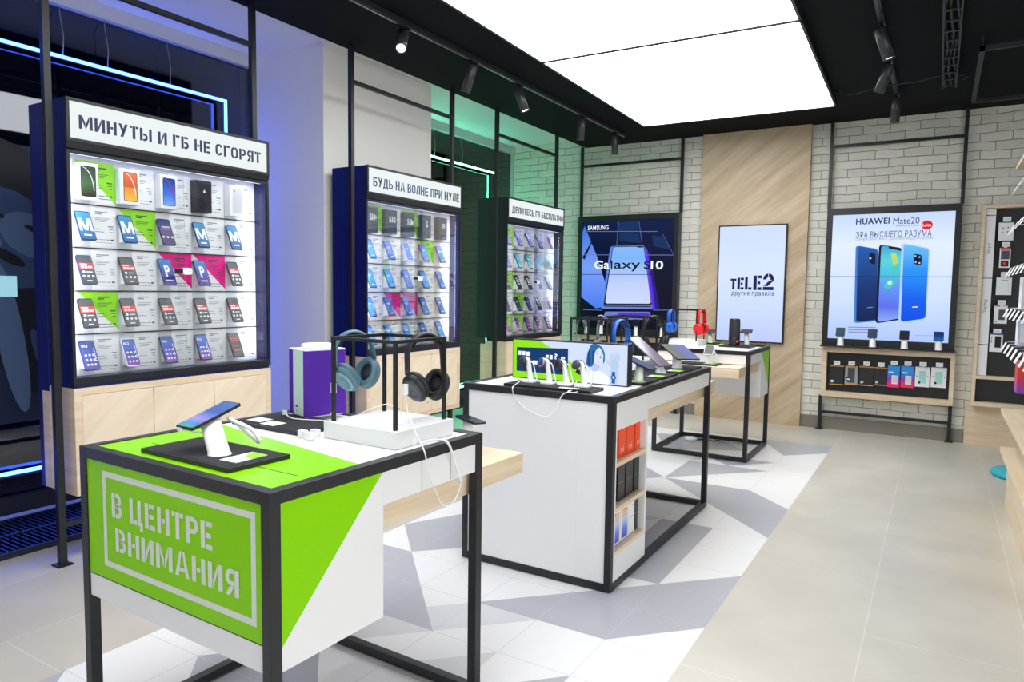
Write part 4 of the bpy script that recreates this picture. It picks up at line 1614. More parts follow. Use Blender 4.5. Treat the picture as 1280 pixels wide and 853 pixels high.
TEALS, BLKS, BLUES, REDS, GREYS = (HP_TEAL, HP_TEALD, HP_TEALL), (HP_BLK, HP_BLKD, HP_BLKL), (HP_BLUE, HP_BLUED, HP_BLUE), (HP_RED, HP_REDD, HP_RED), (HP_GREY, HP_BLKD, HP_GREY)
headphones('teal headphones hung on the nearest rack', (-.346, 1.719, 1.219), (.42, .90), TEALS, .066, .142, .047, 30, .018, (24, 30), .028, -9)
headphones('black headphones hung on the nearest rack', (-.107, 1.805, 1.219), (.42, .90), BLKS, .064, .165, .047, 28, .019, (24, 30), .026, -3)
headphones('blue headphones hung beside the grey pair above the lit picture box', ony(776, 401.5, 3.70), (.2, .98), BLUES, .074, .165, .040, 10, .02, (20, -10))
headphones('grey headphones hung on the rack behind the lit picture box', ony(757, 399.5, 3.86), (.96, -.1), GREYS, .05, .16, .036, 8, .016)
headphones('black headphones hung at the far end of the middle table', ony(818, 396.5, 4.26), (.6, .8), BLKS, .075, .162, .043, 18, .02, (10, -20))
headphones('small blue headphones hung before the dark video wall', ony(839.5, 388, 6.10), (.15, .98), BLUES, .046, .15, .042, 8, .018, (10, 10), .008)
headphones('red headphones hung on the farthest rack', ony(877, 388, 6.16), (.22, .97), REDS, .058, .165, .048, 8, .02, (8, 8), .012)
mb = MB()
p = ony(727, 400.5, 3.64)
mb.tube(smooth([p + Vector((-.03, 0, -.13)), p + Vector((-.03, 0, -.04)), p + Vector((-.014, 0, .004)), p + Vector((.010, 0, .006)), p + Vector((.026, 0, -.04)), p + Vector((.024, 0, -.15))]), .0035, HP_GREY, 8)
for dx, dz in ((-.03, -.13), (.024, -.15)):
    mb.rbox(p.x + dx - .007, p.x + dx + .007, p.y - .005, p.y + .005, p.z + dz - .035, p.z + dz, .003, HP_GREY)
tag(mb.build('neckband_earphones', None, tuple(p)), 'thin grey neckband earphones hung on the rack behind the lit picture box', 'earphones')

# white plugs clipped to the headphones, with their cables
def plug(name, p, pts, label):
    m_ = MB()
    m_.rbox(-.008, .008, -.008, .008, -.016, .016, .005, WHITE_P, Matrix.Translation(p))
    m_.tube(smooth(pts, 8), .0021, SHEER, 6)
    tag(m_.build(name, None, tuple(p)), label, 'security cable')


pb = ony(506.5, 487, 1.70)
plug('security_cable', pb, [pb + Vector((0, 0, -.015)), ony(509, 512, 1.68), ony(519, 540, 1.62), ony(531, 566, 1.54), onx(534, 588, .058), onx(541, 606, .064), onx(553, 631, .068), onx(566, 629, .068), onx(575, 610, .064), onx(576, 604, .062)], 'white cable clipped to the black headphones and looping over the table edge')
pt = ony(417, 485, 1.66)
plug('security_cable', pt, [pt + Vector((0, 0, -.015)), ony(417, 500, 1.665), ony(416, 512, 1.63), onz(413, 519, .96)], 'white plug clipped to the teal headphones')
mb = MB()
pth = [onx(576, 603, .062), onx(571, 585, .060), onx(565, 566, .058), onx(561, 556, .054), onz(555, 550.5, .912), onz(540, 551, .906), onz(526, 553.5, .904)]
mb.tube(smooth(pth, 6), .004, SHEER, 8)
mb.rbox(-.022, .022, -.012, .012, 0, .02, .006, WHITE_P, Matrix.Translation(onz(511, 556, .8974)) @ Matrix.Rotation(.2, 4, 'Z'))
tag(mb.build('spiral_cable', None, tuple(pth[3])), 'thick white cable hanging over the side of the nearest table', 'security cable')
mb = MB()
pth = [onz(366, 517, PADZ + .012), onz(384, 523.5, PADZ + .004), onz(404, 524, PADZ + .003), onz(421, 519.5, .952), onz(433, 517, .953)]
mb.tube(smooth([(-.66, 1.715, PADZ + .012), (-.60, 1.688, PADZ + .004), (-.53, 1.70, PADZ + .003), (-.46, 1.73, PADZ + .002), (-.38, 1.76, .905), (-.345, 1.75, .93), (-.32, 1.74, .953), (-.26, 1.80, .98), (-.2, 1.80, .953)], 6), .0022, SHEER, 6)
mb.rbox(-.672, -.655, 1.708, 1.722, PADZ + .006, PADZ + .02, .004, WHITE_P)
tag(mb.build('speaker_cable', None, (-.6, 1.69, PADZ)), 'white cable plugged into the foot of the purple speaker', 'cable')

# device on the pull-out shelf behind the nearest table
mat_pad(-.36, -.155, 2.06, 2.22, .7645, 'black mat on the birch shelf of the nearest table', RZ1)
q = ony(588, 526, 2.14)
ea, eb = Vector((.95, -.1, -.16)), Vector((.1, .98, -.10))
Md = basis(q, ea, ea.cross(eb).cross(ea), ea.cross(eb))
demo_phone(Md, .10, .072, MIRROR, 'dark phone tilted over the birch shelf of the nearest table')
stand((q.x - .02, q.y, .7772), q + Vector((-.01, 0, -.004)), 'white phone stand on the birch shelf of the nearest table', .022, .018)

# ---- middle table: boxes in the niche
ORG = mat('box_orange', (240, 74, 20), 0.4)
G_P20 = gmat('art_twilight', [(0, (40, 44, 190)), (.35, (70, 110, 225)), (.65, (190, 200, 220)), (1, (240, 170, 90))], 2, .0, .15)


def niche_box(y0, y1, z, h, m, kind, label, group, xf=.066):
    b = MB()
    b.box(xf - .10, xf, y0, y1, z, z + h, m)
    o = b.build('phone_box', None, (xf - .05, (y0 + y1) / 2, z), .0012)
    a = MB()
    X = xf + .0005
    yc, w_ = (y0 + y1) / 2, (y1 - y0)
    if kind == 'mi':
        put_text(a, 'mi', PX((X, yc, z)), -.02, .02, .022, .05, mat('print_peach', (255, 190, 160), .5) if 'print_peach' not in MATS else MATS['print_peach'], .02)
    elif kind == 'k':
        a.box(xf, xf + .0004, yc - .03, yc + .03, z + h * .48, z + h * .5, HP_GREY)
        a.lathe([(.004, 0), (.004, .0004)], RED, basis((xf, yc + .02, z + .02), (0, 1, 0), (0, 0, 1), (1, 0, 0)), 10)
        a.lathe([(.003, 0), (.003, .0004)], HP_GREY, basis((xf, yc + .02, z + h - .02), (0, 1, 0), (0, 0, 1), (1, 0, 0)), 10)
    elif kind == 'pic':
        a.rbox(xf, xf + .0005, y0 + .012, y1 - .012, z + .008, z + h - .012, .006, G_P20, None, 'x')
        a.box(xf + .0005, xf + .0008, yc - .016, yc + .016, z + h - .018, z + h - .013, BLACK_P)
    else:
        a.box(xf, xf + .0004, yc - .02, yc + .02, z + h * .5, z + h * .52, INK)
        a.lathe([(.004, 0), (.004, .0004)], INK_D, basis((xf, yc + .02, z + h - .025), (0, 1, 0), (0, 0, 1), (1, 0, 0)), 10)
    art = a.build('printed_front', o)
    return tag(o, label, 'phone box', group)


nx = lambda px: onx(px, 600, .066).y
ys = [(max(2.947, nx(772.5)), nx(781)), (nx(782.3), nx(791)), (nx(792.8), nx(800.2))]
for k, (a, b) in enumerate(ys):
    niche_box(a, b, .5895, .146, ORG, 'mi', ('orange phone box next to the corner post, upper niche shelf', 'orange phone box in the middle of the upper niche shelf', 'orange phone box farthest from the corner post, upper niche shelf')[k], 'orange phone boxes')
for k, (a, b) in enumerate(ys):
    niche_box(a, b, .3805, .172, BX_K, 'k', ('black phone box next to the corner post, middle niche shelf', 'black phone box in the middle of the middle niche shelf', 'black phone box farthest from the corner post, middle niche shelf')[k], 'black phone boxes')
yq = [(2.947, nx(776.6)), (nx(777.4), nx(786.6)), (nx(787.2), nx(794)), (nx(794.6), 3.316)]
niche_box(*yq[0], .1765, .163, BX_W, 'pic', 'white box with a twilight phone picture, next to the corner post', 'phone boxes on the lowest niche shelf')
niche_box(*yq[1], .1765, .163, BX_W, 'pic', 'white box with a twilight phone picture, second from the corner post', 'phone boxes on the lowest niche shelf')
niche_box(*yq[2], .1765, .163, BX_W, 'w', 'plain white phone box on the lowest niche shelf', 'phone boxes on the lowest niche shelf')
niche_box(*yq[3], .1765, .178, BX_K, 'k', 'black phone box on the lowest niche shelf beside the white ones', 'phone boxes on the lowest niche shelf')

# ---- lit picture box with the smiling woman
YL = 3.255
t = thing('lightbox', 'lit picture box of a smiling woman with a smartwatch, lime and navy', 'lightbox', (-.31, YL + .025, .8974))
mb = MB()
mb.box(-.645, .02, YL + .002, YL + .055, .8974, 1.108, BLACK)
mb.build('case', t, None, .0015)
E_SKYW = emat('lightbox_pale', (214, 228, 252), .95)
E_LIME = emat('lightbox_lime', (150, 235, 16), .95)
E_NAVY = emat('lightbox_navy', (14, 60, 116), .9)
E_HAIR = emat('lightbox_hair', (44, 112, 176), .9)
E_HAIR2 = emat('lightbox_hair_shade', (30, 78, 140), .9)
E_SKIN = emat('lightbox_skin', (226, 232, 246), .95)
E_LINE = emat('lightbox_line', (110, 150, 205), .9)
E_WHT = emat('lightbox_white', (246, 249, 255), 1.0)
E_HAND = emat('lightbox_hand', (186, 212, 244), .95)
E_WB = emat('lightbox_watch_blue', (22, 92, 190), .9)
mb = MB()
M = PY((-.64, YL, .902))
W_, H_ = .655, .200


def rpoly(p, r=.02, seg=4):
    """round the corners of a polygon"""
    out = []
    n = len(p)
    for i in range(n):
        a, b, c = Vector(p[i - 1]), Vector(p[i]), Vector(p[(i + 1) % n])
        u, v = (a - b), (c - b)
        rr = min(r, u.length * .45, v.length * .45)
        s_, e = b + u.normalized() * rr, b + v.normalized() * rr
        for k in range(seg + 1):
            q = k / seg
            w_ = s_ * (1 - q) ** 2 + b * 2 * q * (1 - q) + e * q * q
            out.append((w_.x, w_.y))
    return out


def plate(mb, pts, m, M, lift):
    mb.poly([(x, y, lift) for x, y in pts], m, M)


plate(mb, [(0, 0), (W_, 0), (W_, H_), (0, H_)], E_SKYW, M, .0005)
plate(mb, [(0, 0), (.52, 0), (.17, H_), (0, H_)], E_LIME, M, .0009)
plate(mb, [(.32, H_), (.17, H_), (.20, .18), (.33, .13)], E_SKYW, M, .0011)
plate(mb, [(.022, .032), (.33, .030), (.33, .168), (.022, .160)], E_NAVY, M, .0013)
for x0, x1, y, h in ((.03, .05, .13, .022), (.056, .075, .13, .022), (.08, .105, .128, .022), (.20, .216, .118, .022), (.222, .24, .118, .022), (.29, .312, .118, .012), (.05, .07, .088, .02), (.075, .11, .088, .02), (.12, .15, .084, .02), (.158, .17, .08, .01)):
    plate(mb, [(x0, y - h / 2), (x1, y - h / 2), (x1, y + h / 2), (x0, y + h / 2)], E_WHT, M, .0017)
put_text(mb, '?', M @ Matrix.Translation((0, 0, .0017)), .250, .268, .108, .138, E_WHT, .03)
# the woman: long bob, face turned down to the right, white blouse, raised hand with a watch
plate(mb, rpoly([(.478, .102), (.510, .104), (.505, .060), (.458, .060)], .01), E_HAND, M, .0017)
plate(mb, rpoly([(.474, .176), (.498, .188), (.520, .170), (.531, .140), (.526, .114), (.514, .098), (.499, .094), (.482, .106), (.470, .135)], .014), E_SKIN, M, .0019)
plate(mb, rpoly([(.458, .196), (.480, .202), (.505, .196), (.512, .187), (.494, .178), (.482, .160), (.477, .128), (.474, .094), (.464, .082), (.444, .082), (.433, .096), (.438, .150)], .012), E_HAIR, M, .0022)
plate(mb, rpoly([(.442, .16), (.452, .165), (.460, .090), (.440, .094)], .006), E_HAIR2, M, .0024)
plate(mb, rpoly([(.466, .17), (.476, .16), (.472, .095), (.466, .10)], .004), E_HAIR2, M, .0024)
plate(mb, rpoly([(.500, .196), (.522, .184), (.535, .156), (.536, .120), (.529, .100), (.526, .118), (.528, .146), (.516, .172), (.505, .184)], .006), E_HAIR, M, .0022)
for x, y in ((.494, .152), (.519, .148)):
    plate(mb, [(x - .008, y + .001), (x, y - .003), (x + .007, y - .001), (x, y - .0005)], E_HAIR2, M, .0025)
    plate(mb, [(x - .009, y + .009), (x, y + .012), (x + .008, y + .008), (x, y + .0105)], E_LINE, M, .0025)
plate(mb, [(.510, .146), (.517, .130), (.508, .128)], E_LINE, M, .0025)
plate(mb, [(.494, .121), (.504, .112), (.519, .118), (.507, .117)], E_WHT, M, .0026)
plate(mb, [(.493, .122), (.504, .110), (.520, .119), (.506, .113)], E_LINE, M, .0025)
plate(mb, rpoly([(.405, 0), (.566, 0), (.566, .030), (.545, .050), (.505, .070), (.48, .058), (.452, .070), (.425, .045)], .015), E_WHT, M, .0021)
plate(mb, [(.470, 0), (.473, .05), (.476, .05), (.474, 0)], E_SKYW, M, .0022)
plate(mb, rpoly([(.566, 0), (.602, 0), (.606, .080), (.568, .080)], .006), E_HAND, M, .0020)
blob(mb, M, .590, .098, .023, .030, 0, E_HAND, .0023)
for k, (x, y, a) in enumerate(((.571, .133, 10), (.584, .143, 4), (.597, .142, -6), (.609, .130, -16), (.562, .104, 42))):
    blob(mb, M, x, y, .0056, .026, a, E_HAND, .0024 + k * .0001, 12)
plate(mb, [(.576, .008), (.593, .008), (.593, .066), (.576, .066)], E_WB, M, .0030)
blob(mb, M, .5845, .038, .014, .012, 0, E_HAIR2, .0032)
blob(mb, M, .5845, .038, .008, .007, 0, E_HAND, .0034)
mb.build('lit_picture', t)

# ---- watches on slim stands
mat_pad(-.497, -.03, 2.927, 3.078, .8974, 'long black mat under the four watches', 0, .014)
W_DIAL = mat('watch_dial', (70, 72, 84), 0.2)
W_RING = mat('watch_ring', (150, 140, 135), 0.3, .6)
W_STRAP = mat('watch_strap', (44, 44, 52), 0.6)


def watch_stand(x, label):
    z = .8974 + .0148
    y = 3.035
    t = thing('watch_stand', label, 'watch stand', (x, y, z), 0, 'white watch stands')
    b = MB()
    b.rbox(x - .042, x + .03, y - .03, y + .02, z, z + .008, .012, WHITE_P)
    b.build('base', t, None, .001)
    c = MB()
    c.tube(smooth([(x, y, z + .006), (x - .006, y, z + .04), (x - .014, y, z + .095), (x - .018, y - .003, z + .112), (x - .03, y - .012, z + .116)], 4), [.0145] * 4 + [.0125] * 4 + [.0115] * 4 + [.0105] * 5, WHITE_P, 14)
    c.build('column', t)
    q = MB()
    q.tube(smooth([(x - .012, y + .008, z + .10), (x + .004, y + .012, z + .095), (x + .018, y + .014, z + .045), (x + .030, y + .01, z + .008)], 5), .0032, SHEER, 8)
    q.build('security_cable', t)


def watch(x, label, dial):
    z = .8974 + .0148
    o = Vector((x - .040, 3.018, z + .106))
    d = Vector((-.25, -.80, .42)).normalized()
    ex = Vector((0, 0, 1)).cross(d).normalized()
    M = basis(o, ex, d.cross(ex), d)
    t = thing('smartwatch', label, 'smartwatch', o, 0, 'smartwatches')
    a = MB()
    M = M @ Matrix.Scale(1.22, 4)
    a.lathe([(.016, -.008), (.0195, -.004), (.0195, .003), (.0175, .005)], dial[1], M, 28)
    ca = a.build('watch_case', t)
    b = MB()
    b.lathe([(0, .0052), (.0165, .0052), (.0168, .0046)], dial[0], M, 28)
    b.build('dial', ca)
    c = MB()
    pts = [(0, .02 * math.cos(u) * 1.0, -.026 + .024 * math.sin(u)) for u in [rad(150 + i * 24) for i in range(11)]]
    c.tube(pts, .004, dial[2], 8, M, True, (.0022, .0095))
    c.build('strap', t)


for k, (x, d) in enumerate(((-.405, (W_STRAP, W_STRAP, W_STRAP)), (-.298, (mat('watch_dial_blue', (50, 70, 120), .2), W_RING, W_STRAP)), (-.205, (BLACK_P, W_STRAP, W_STRAP)), (-.110, (W_DIAL, W_STRAP, W_STRAP)))):
    nm = ('first from the left', 'second from the left', 'third from the left', 'rightmost')[k]
    watch_stand(x, 'slim white watch stand, %s on the long mat' % nm)
    watch(x, ('black smartwatch on the leftmost stand', 'smartwatch with a blue dial and metal ring, second stand', 'black smartwatch on the third stand', 'grey dialled smartwatch on the rightmost stand')[k], d)
card([(-.20, 2.935), (-.10, 2.935), (-.10, 2.965), (-.20, 2.965)], .8974 + .0148, 'white price card lying on the long watch mat')
mb = MB()
zt = .904
pth = [onz(650, 477, .915), onz(643, 482, .913), onz(640.5, 487, .905), ony(644, 497, 2.882), ony(654, 509, 2.880), ony(668, 517, 2.880), ony(681, 521, 2.880), ony(690, 517, 2.880), ony(697, 505, 2.880), ony(703, 494, 2.882), onz(711, 490, .905), onz(724, 484, .908), onz(728, 487, .903), onz(718, 491, .904), onz(710, 489.5, .906), onz(717, 486, .908), onz(721, 476, .93)]
mb.tube(smooth(pth, 6), .0024, SHEER, 6)
tag(mb.build('watch_cable', None, tuple(pth[5])), 'white cable hanging in a loop before the white end of the middle table', 'cable')

# ---- phones and tablets along the right of the middle table
for k, (y0, y1) in enumerate(((3.34, 3.58), (3.62, 3.90), (3.94, 4.36))):
    mat_pad(-.20, .068, y0, y1, .8974, ('black mat under the cobalt phone on the middle table', 'black mat under the grey tablet on the middle table', 'black mat under the tilted dark tablet at the end of the middle table')[k])
    ym = (y0 + y1) / 2
    card([(-.02, y0 + .02), (.055, y0 + .02), (.055, y0 + .09), (-.02, y0 + .09)], PADZ, ('lime cornered price card near the cobalt phone', 'lime cornered price card near the grey tablet', 'lime cornered price card near the dark tablet')[k], [(.015, y0 + .02), (.055, y0 + .02), (.055, y0 + .09), (-.02, y0 + .09)])


def tilted(center, across, up, w, h, scr, label, cat, name, body=PH_BLACK):
    ex_ = Vector(across).normalized()
    u = Vector(up)
    u = (u - ex_ * u.dot(ex_)).normalized()
    M = basis(center, ex_, u, ex_.cross(u))
    demo_phone(M, w, h, scr, label, cat, body, name)
    return M


GREYT = mat('tablet_grey', (120, 112, 126), 0.2)
GREYS_ = mat('tablet_grey_screen', (112, 104, 120), 0.08, 0, .8)
c1 = ony(800, 455, 3.44)
tilted(c1, (.1, 1, 0), (-.92, .1, .34), .085, .16, G_BLUET, 'cobalt screened phone tilted beside the lit picture box', 'smartphone', 'smartphone')
stand((c1.x - .005, c1.y, PADZ), c1 + Vector((-.002, 0, -.004)), 'white phone stand under the cobalt phone', .024, .018)
c2 = ony(810.5, 440, 3.86)
tilted(c2, (.25, 1, 0), (-.80, .12, .54), .11, .27, GREYS_, 'grey tablet tilted high on its stand on the middle table', 'tablet', 'tablet', GREYT)
stand((c2.x + .085, c2.y - .02, PADZ), c2 + Vector((.05, .0, -.045)), 'white stand under the grey tablet', .03, .024)
G_REFL = gmat('screen_painted_reflection', [(0, (128, 124, 124)), (.38, (112, 108, 112)), (.40, (104, 122, 214)), (1, (120, 138, 228))], 0, -.08, .08, .5, .1)  # blue and grey reflection on the dark tablet, painted as a glowing gradient
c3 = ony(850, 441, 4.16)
tilted(c3, (.55, .8, -.04), (-.80, .45, .40), .17, .19, G_REFL, 'dark tablet with a painted blue reflection at the end of the middle table', 'tablet', 'tablet')
stand((c3.x - .015, c3.y + .0, PADZ), c3 + Vector((-.02, 0, -.006)), 'white stand under the dark tablet', .03, .024)

# ---- far table: black speaker, phones
mat_pad(-.30, -.03, 6.14, 6.33, .8974, 'black mat under the black cylinder speaker on the farthest table')
t = thing('cylinder_speaker', 'black cylinder speaker with a small red badge', 'speaker', (-.19, 6.225, PADZ))
SPK = mat('speaker_mesh', (36, 37, 44), 0.8)
mb = MB()
A = Matrix.Translation((-.19, 6.225, PADZ))
mb.lathe([(.040, .012), (.046, .02), (.047, .115), (.046, .215), (.040, .222)], SPK, A, 28)
mb.build('mesh_body', t)
mb = MB()
mb.lathe([(.040, 0), (.046, .004), (.0475, .012), (.0475, .068), (.0465, .070)], BLACK_P, A, 28)
mb.lathe([(.043, .213), (.044, .224), (.036, .232), (.030, .232), (.028, .226)], BLACK_P, A, 28)
mb.box(-.012, -.006, -.049, -.046, .07, .21, BLACK_P, A)
mb.build('rubber_cap', t)
mb = MB()
mb.rbox(.014, .032, -.0475, -.0425, .030, .048, .004, RED, A @ Matrix.Rotation(rad(18), 4, 'Z'))
tag(mb.build('badge', t), 'red square badge')


def small_set(px, py, y, label, scr, rzdir, zbase, nm):
    """a phone on a short stand, screen facing away or towards"""
    q = ony(px, py, y)
    tilted(q, (1, .05, 0), rzdir, .10, .075, scr, label, 'smartphone', 'smartphone')
    stand((q.x + .01, q.y - .012, zbase), q + Vector((0, 0, -.004)), nm, .021, .018, smooth([q + Vector((-.03, -.02, -.02)), q + Vector((-.05, -.03, -.06)), q + Vector((-.055, -.03, -.085))], 4))


mat_pad(-.58, -.38, 6.36, 6.50, .8974, 'black mat behind the red headphones')
small_set(887, 415, 6.43, 'dark phone on a stand behind the red headphones', MIRROR, (-.1, .9, .35), PADZ, 'white phone stand behind the red headphones')
mat_pad(-.17, .015, 6.38, 6.51, .8974, 'black mat at the far right corner of the farthest table')
small_set(933, 415, 6.45, 'dark phone on a stand right of the black cylinder speaker', MIRROR, (-.1, .9, .35), PADZ, 'white phone stand right of the black cylinder speaker')
mat_pad(-.50, -.16, 5.56, 5.72, .7865, 'black mat on the birch shelf of the farthest table')
q = ony(886.5, 438, 5.62)
tilted(q, (1, 0, 0), (.28, .55, .8), .075, .09, SC_CHAR, 'small phone with a light edge on the birch shelf of the farthest table', 'smartphone', 'smartphone', PH_WHITE)
stand((q.x - .005, q.y + .03, .7995), q + Vector((0, .012, -.01)), 'white phone stand on the birch shelf of the farthest table', .026, .022, smooth([q + Vector((.03, .03, 0)), q + Vector((.05, .03, -.04)), q + Vector((.06, .03, -.06)), q + Vector((.045, .03, -.065))], 4))
card([(-.27, 5.59), (-.19, 5.59), (-.18, 5.66), (-.26, 5.66)], .7995, 'lime cornered price card on the birch shelf mat of the farthest table', [(-.23, 5.59), (-.19, 5.59), (-.18, 5.66), (-.26, 5.66)])
# socket lying on the floor under the far table
mb = MB()
A = Matrix.Translation((-.585, 6.37, .002))
mb.lathe([(.045, 0), (.055, .006), (.055, .022), (.047, .030), (0, .031)], WHITE_P, A, 24)
mb.lathe([(.03, .0308), (.03, .0316)], PAPER2, A, 20)
mb.tube(smooth([(-.54, 6.39, .010), (-.48, 6.44, .008), (-.40, 6.43, .007), (-.36, 6.50, .007)], 5), .005, BLACK_P, 6)
tag(mb.build('floor_socket', None, (-.585, 6.37, .002)), 'white round floor socket with a cable under the farthest table', 'socket')

# ================================================================== BACK WALL: VIDEO WALLS, SCREEN, BOARDS
YS = 7.63     # face of the display panels


def video_unit(x0, x1, label, name, seams, z_sc=(.928, 2.135), zf=(.862, 2.20), bar=2.80):
    """black post frame with stacked display panels over a birch niche"""
    t = thing(name, label, 'video wall', ((x0 + x1) / 2, 7.66, 0))
    p0, p1 = x0 + .004, x1 - .004
    for xp in (p0, p1):
        a = MB()
        a.box(xp - .015, xp + .015, 7.672, 7.702, zf[1], 3.055, BLACK)
        a.build('post', t, None, .001)
        a = MB()
        a.box(xp - .015, xp + .015, 7.672, 7.702, .006, .346, BLACK)
        o = a.build('post', t, None, .001)
        a = MB()
        a.box(xp - .035, xp + .035, 7.652, 7.718, .0015, .007, BLACK)
        a.build('foot_plate', o)
    a = MB()
    a.box(p0 + .015, p1 - .015, 7.675, 7.700, bar, bar + .027, BLACK)
    a.build('top_rail', t)
    a = MB()
    a.box(p0 + .015, p1 - .015, 7.675, 7.700, .165, .192, BLACK)
    a.build('bottom_rail', t)
    a = MB()
    m_ = .052
    for q in ((x0, x1, z_sc[1], zf[1]), (x0, x1, zf[0], z_sc[0]), (x0, x0 + m_, z_sc[0], z_sc[1]), (x1 - m_, x1, z_sc[0], z_sc[1])):
        a.box(q[0], q[1], YS - .015, YS + .08, q[2], q[3], BLACK_P)
    a.box(x0 + m_, x1 - m_, YS + .02, YS + .08, z_sc[0], z_sc[1], BLACK_P)
    a.box(x0 - .005, x1 + .005, YS - .075, YS + .08, zf[0] - .016, zf[0], BLACK_P)
    a.build('screen_case', t, None, .0015)
    # niche
    n = MB()
    n0, n1, nz0, nz1 = x0 + .012, x1 + .012, .348, .845
    for q in ((n0, n1, nz0, nz0 + .05), (n0, n1, nz1 - .055, nz1), (n0, n0 + .042, nz0 + .05, nz1 - .055), (n1 - .036, n1, nz0 + .05, nz1 - .055)):
        n.box(q[0], q[1], YS - .01, YS + .105, q[2], q[3], OAK)
    n.build('niche_frame', t, None, .001)
    n = MB()
    n.box(n0 + .042, n1 - .036, YS + .06, YS + .07, nz0 + .05, nz1 - .055, BLACK_P)
    n.build('niche_back', t)
    return t


# ---- bright video wall with three phones pictured
HX0, HX1 = .330, 1.456
hu = video_unit(HX0, HX1, 'bright video wall picturing three blue phones, above a birch niche', 'video_wall', 1)
hx = hu.location.x
G_HBG = gmat('wall_pale_glow', [(0, (176, 202, 255)), (.3, (206, 224, 255)), (.75, (226, 238, 255)), (1, (198, 218, 255))], 2, .93, 2.13, .97)
G_HP1 = gmat('wall_phone_navy', [(0, (8, 24, 78)), (.5, (16, 54, 120)), (1, (28, 92, 176))], 2, 1.05, 1.85, .95)
G_HP2 = gmat('wall_phone_screen', [(0, (150, 190, 250)), (.25, (92, 110, 232)), (.5, (100, 150, 250)), (.62, (70, 190, 220)), (.8, (90, 210, 220)), (1, (60, 150, 215))], 2, 1.05, 1.85, .98)
G_HP3 = gmat('wall_phone_azure', [(0, (0, 70, 226)), (.35, (10, 96, 238)), (.7, (40, 150, 246)), (1, (110, 194, 250))], 2, 1.05, 1.85, .98)
E_EDGE = emat('wall_phone_edge', (176, 214, 252), .95)
E_NV = emat('wall_text_navy', (36, 44, 104), .9)
E_GT = emat('wall_text_grey', (140, 150, 200), .9)
E_RD = emat('wall_badge_red', (228, 22, 44), .95)
E_DK = emat('wall_dark', (12, 20, 54), .9)
E_LIMEG = emat('wall_leaf', (190, 226, 120), .9)
E_AQUA = emat('wall_aqua', (70, 214, 196), .9)
E_SEAM = emat('panel_seam', (20, 24, 60), .5)


def S(px, py, Y=YS):
    v = ony(px, py, Y)
    return v.x, v.z


def on_wall(mb, pts, m, lift):
    mb.poly([(x, YS - lift, z) for x, z in pts], m)


ZA, ZB = .928, 2.135
mb = MB()
on_wall(mb, [(HX0 + .052, ZA), (HX1 - .052, ZA), (HX1 - .052, ZB), (HX0 + .052, ZB)], G_HBG, .001)
V = lambda x, y: S(1030 + x / 7.111, 250 + y / 7.116)
Wv = lambda x, y: S(1030 + x / 7.111, 340 + y / 7.114)


def wall_phone(q, m, lift, edge):
    on_wall(mb, rpoly(q, .035), edge, lift)
    x0, x1 = q[0][0], q[1][0]
    e = .014
    on_wall(mb, rpoly([(q[0][0] + e * 1.4, q[0][1] + e), (q[1][0] - e * .6, q[1][1] + e), (q[2][0] - e * .6, q[2][1] - e * .6), (q[3][0] + e * 1.4, q[3][1] - e * .6)], .03), m, lift + .0006)


wall_phone([Wv(265, 458), Wv(480, 438), V(485, 438), V(282, 404)], G_HP1, .0016, emat('wall_phone_rim', (64, 128, 214), .9))
wall_phone([Wv(455, 460), Wv(690, 425), V(700, 430), V(490, 396)], G_HP2, .0028, E_DK)
on_wall(mb, [V(575, 432), V(576, 416), V(690, 436), V(690, 456)], E_DK, .0036)
for pts, m in (([V(590, 470), V(640, 470), V(660, 560), V(620, 600)], E_LIMEG), ([V(600, 600), V(650, 560), V(672, 640), V(620, 676)], E_AQUA), ([Wv(520, 130), Wv(600, 60), Wv(640, 90), Wv(580, 160)], E_AQUA), ([Wv(560, 90), Wv(600, 70), Wv(610, 110), Wv(570, 120)], E_WHT)):
    on_wall(mb, rpoly(pts, .04), m, .0037)
wall_phone([Wv(660, 458), Wv(910, 428), V(942, 430), V(690, 384)], G_HP3, .0046, E_EDGE)
on_wall(mb, rpoly([V(796, 572), V(866, 582), V(870, 490), V(798, 480)], .02), E_DK, .0056)
for x, y in ((813, 500), (850, 510), (815, 555), (848, 562)):
    on_wall(mb, [(V(x, y)[0] + .008 * math.cos(i * .63), V(x, y)[1] + .008 * math.sin(i * .63)) for i in range(10)], E_EDGE, .0060)
on_wall(mb, rpoly([V(400, 560), V(455, 580), V(460, 480), V(402, 470)], .02), E_DK, .0026)
on_wall(mb, [(V(412, 520)[0] + .01 * math.cos(i * .63), V(412, 520)[1] + .01 * math.sin(i * .63)) for i in range(10)], E_EDGE, .0030)
on_wall(mb, [Wv(785, 318), Wv(832, 316), Wv(832, 308), Wv(785, 310)], E_WHT, .0056)
on_wall(mb, [Wv(385, 322), Wv(436, 319), Wv(436, 312), Wv(385, 315)], E_GT, .0026)


def wtext(txt, a, b, m, bold=0.0, sp=1.0, lift=.0014):
    (x0, z1), (x1, z0) = a, b
    put_text(mb, txt, PY((0, YS - lift, 0)), x0, x1, z0, z1, m, bold, sp)


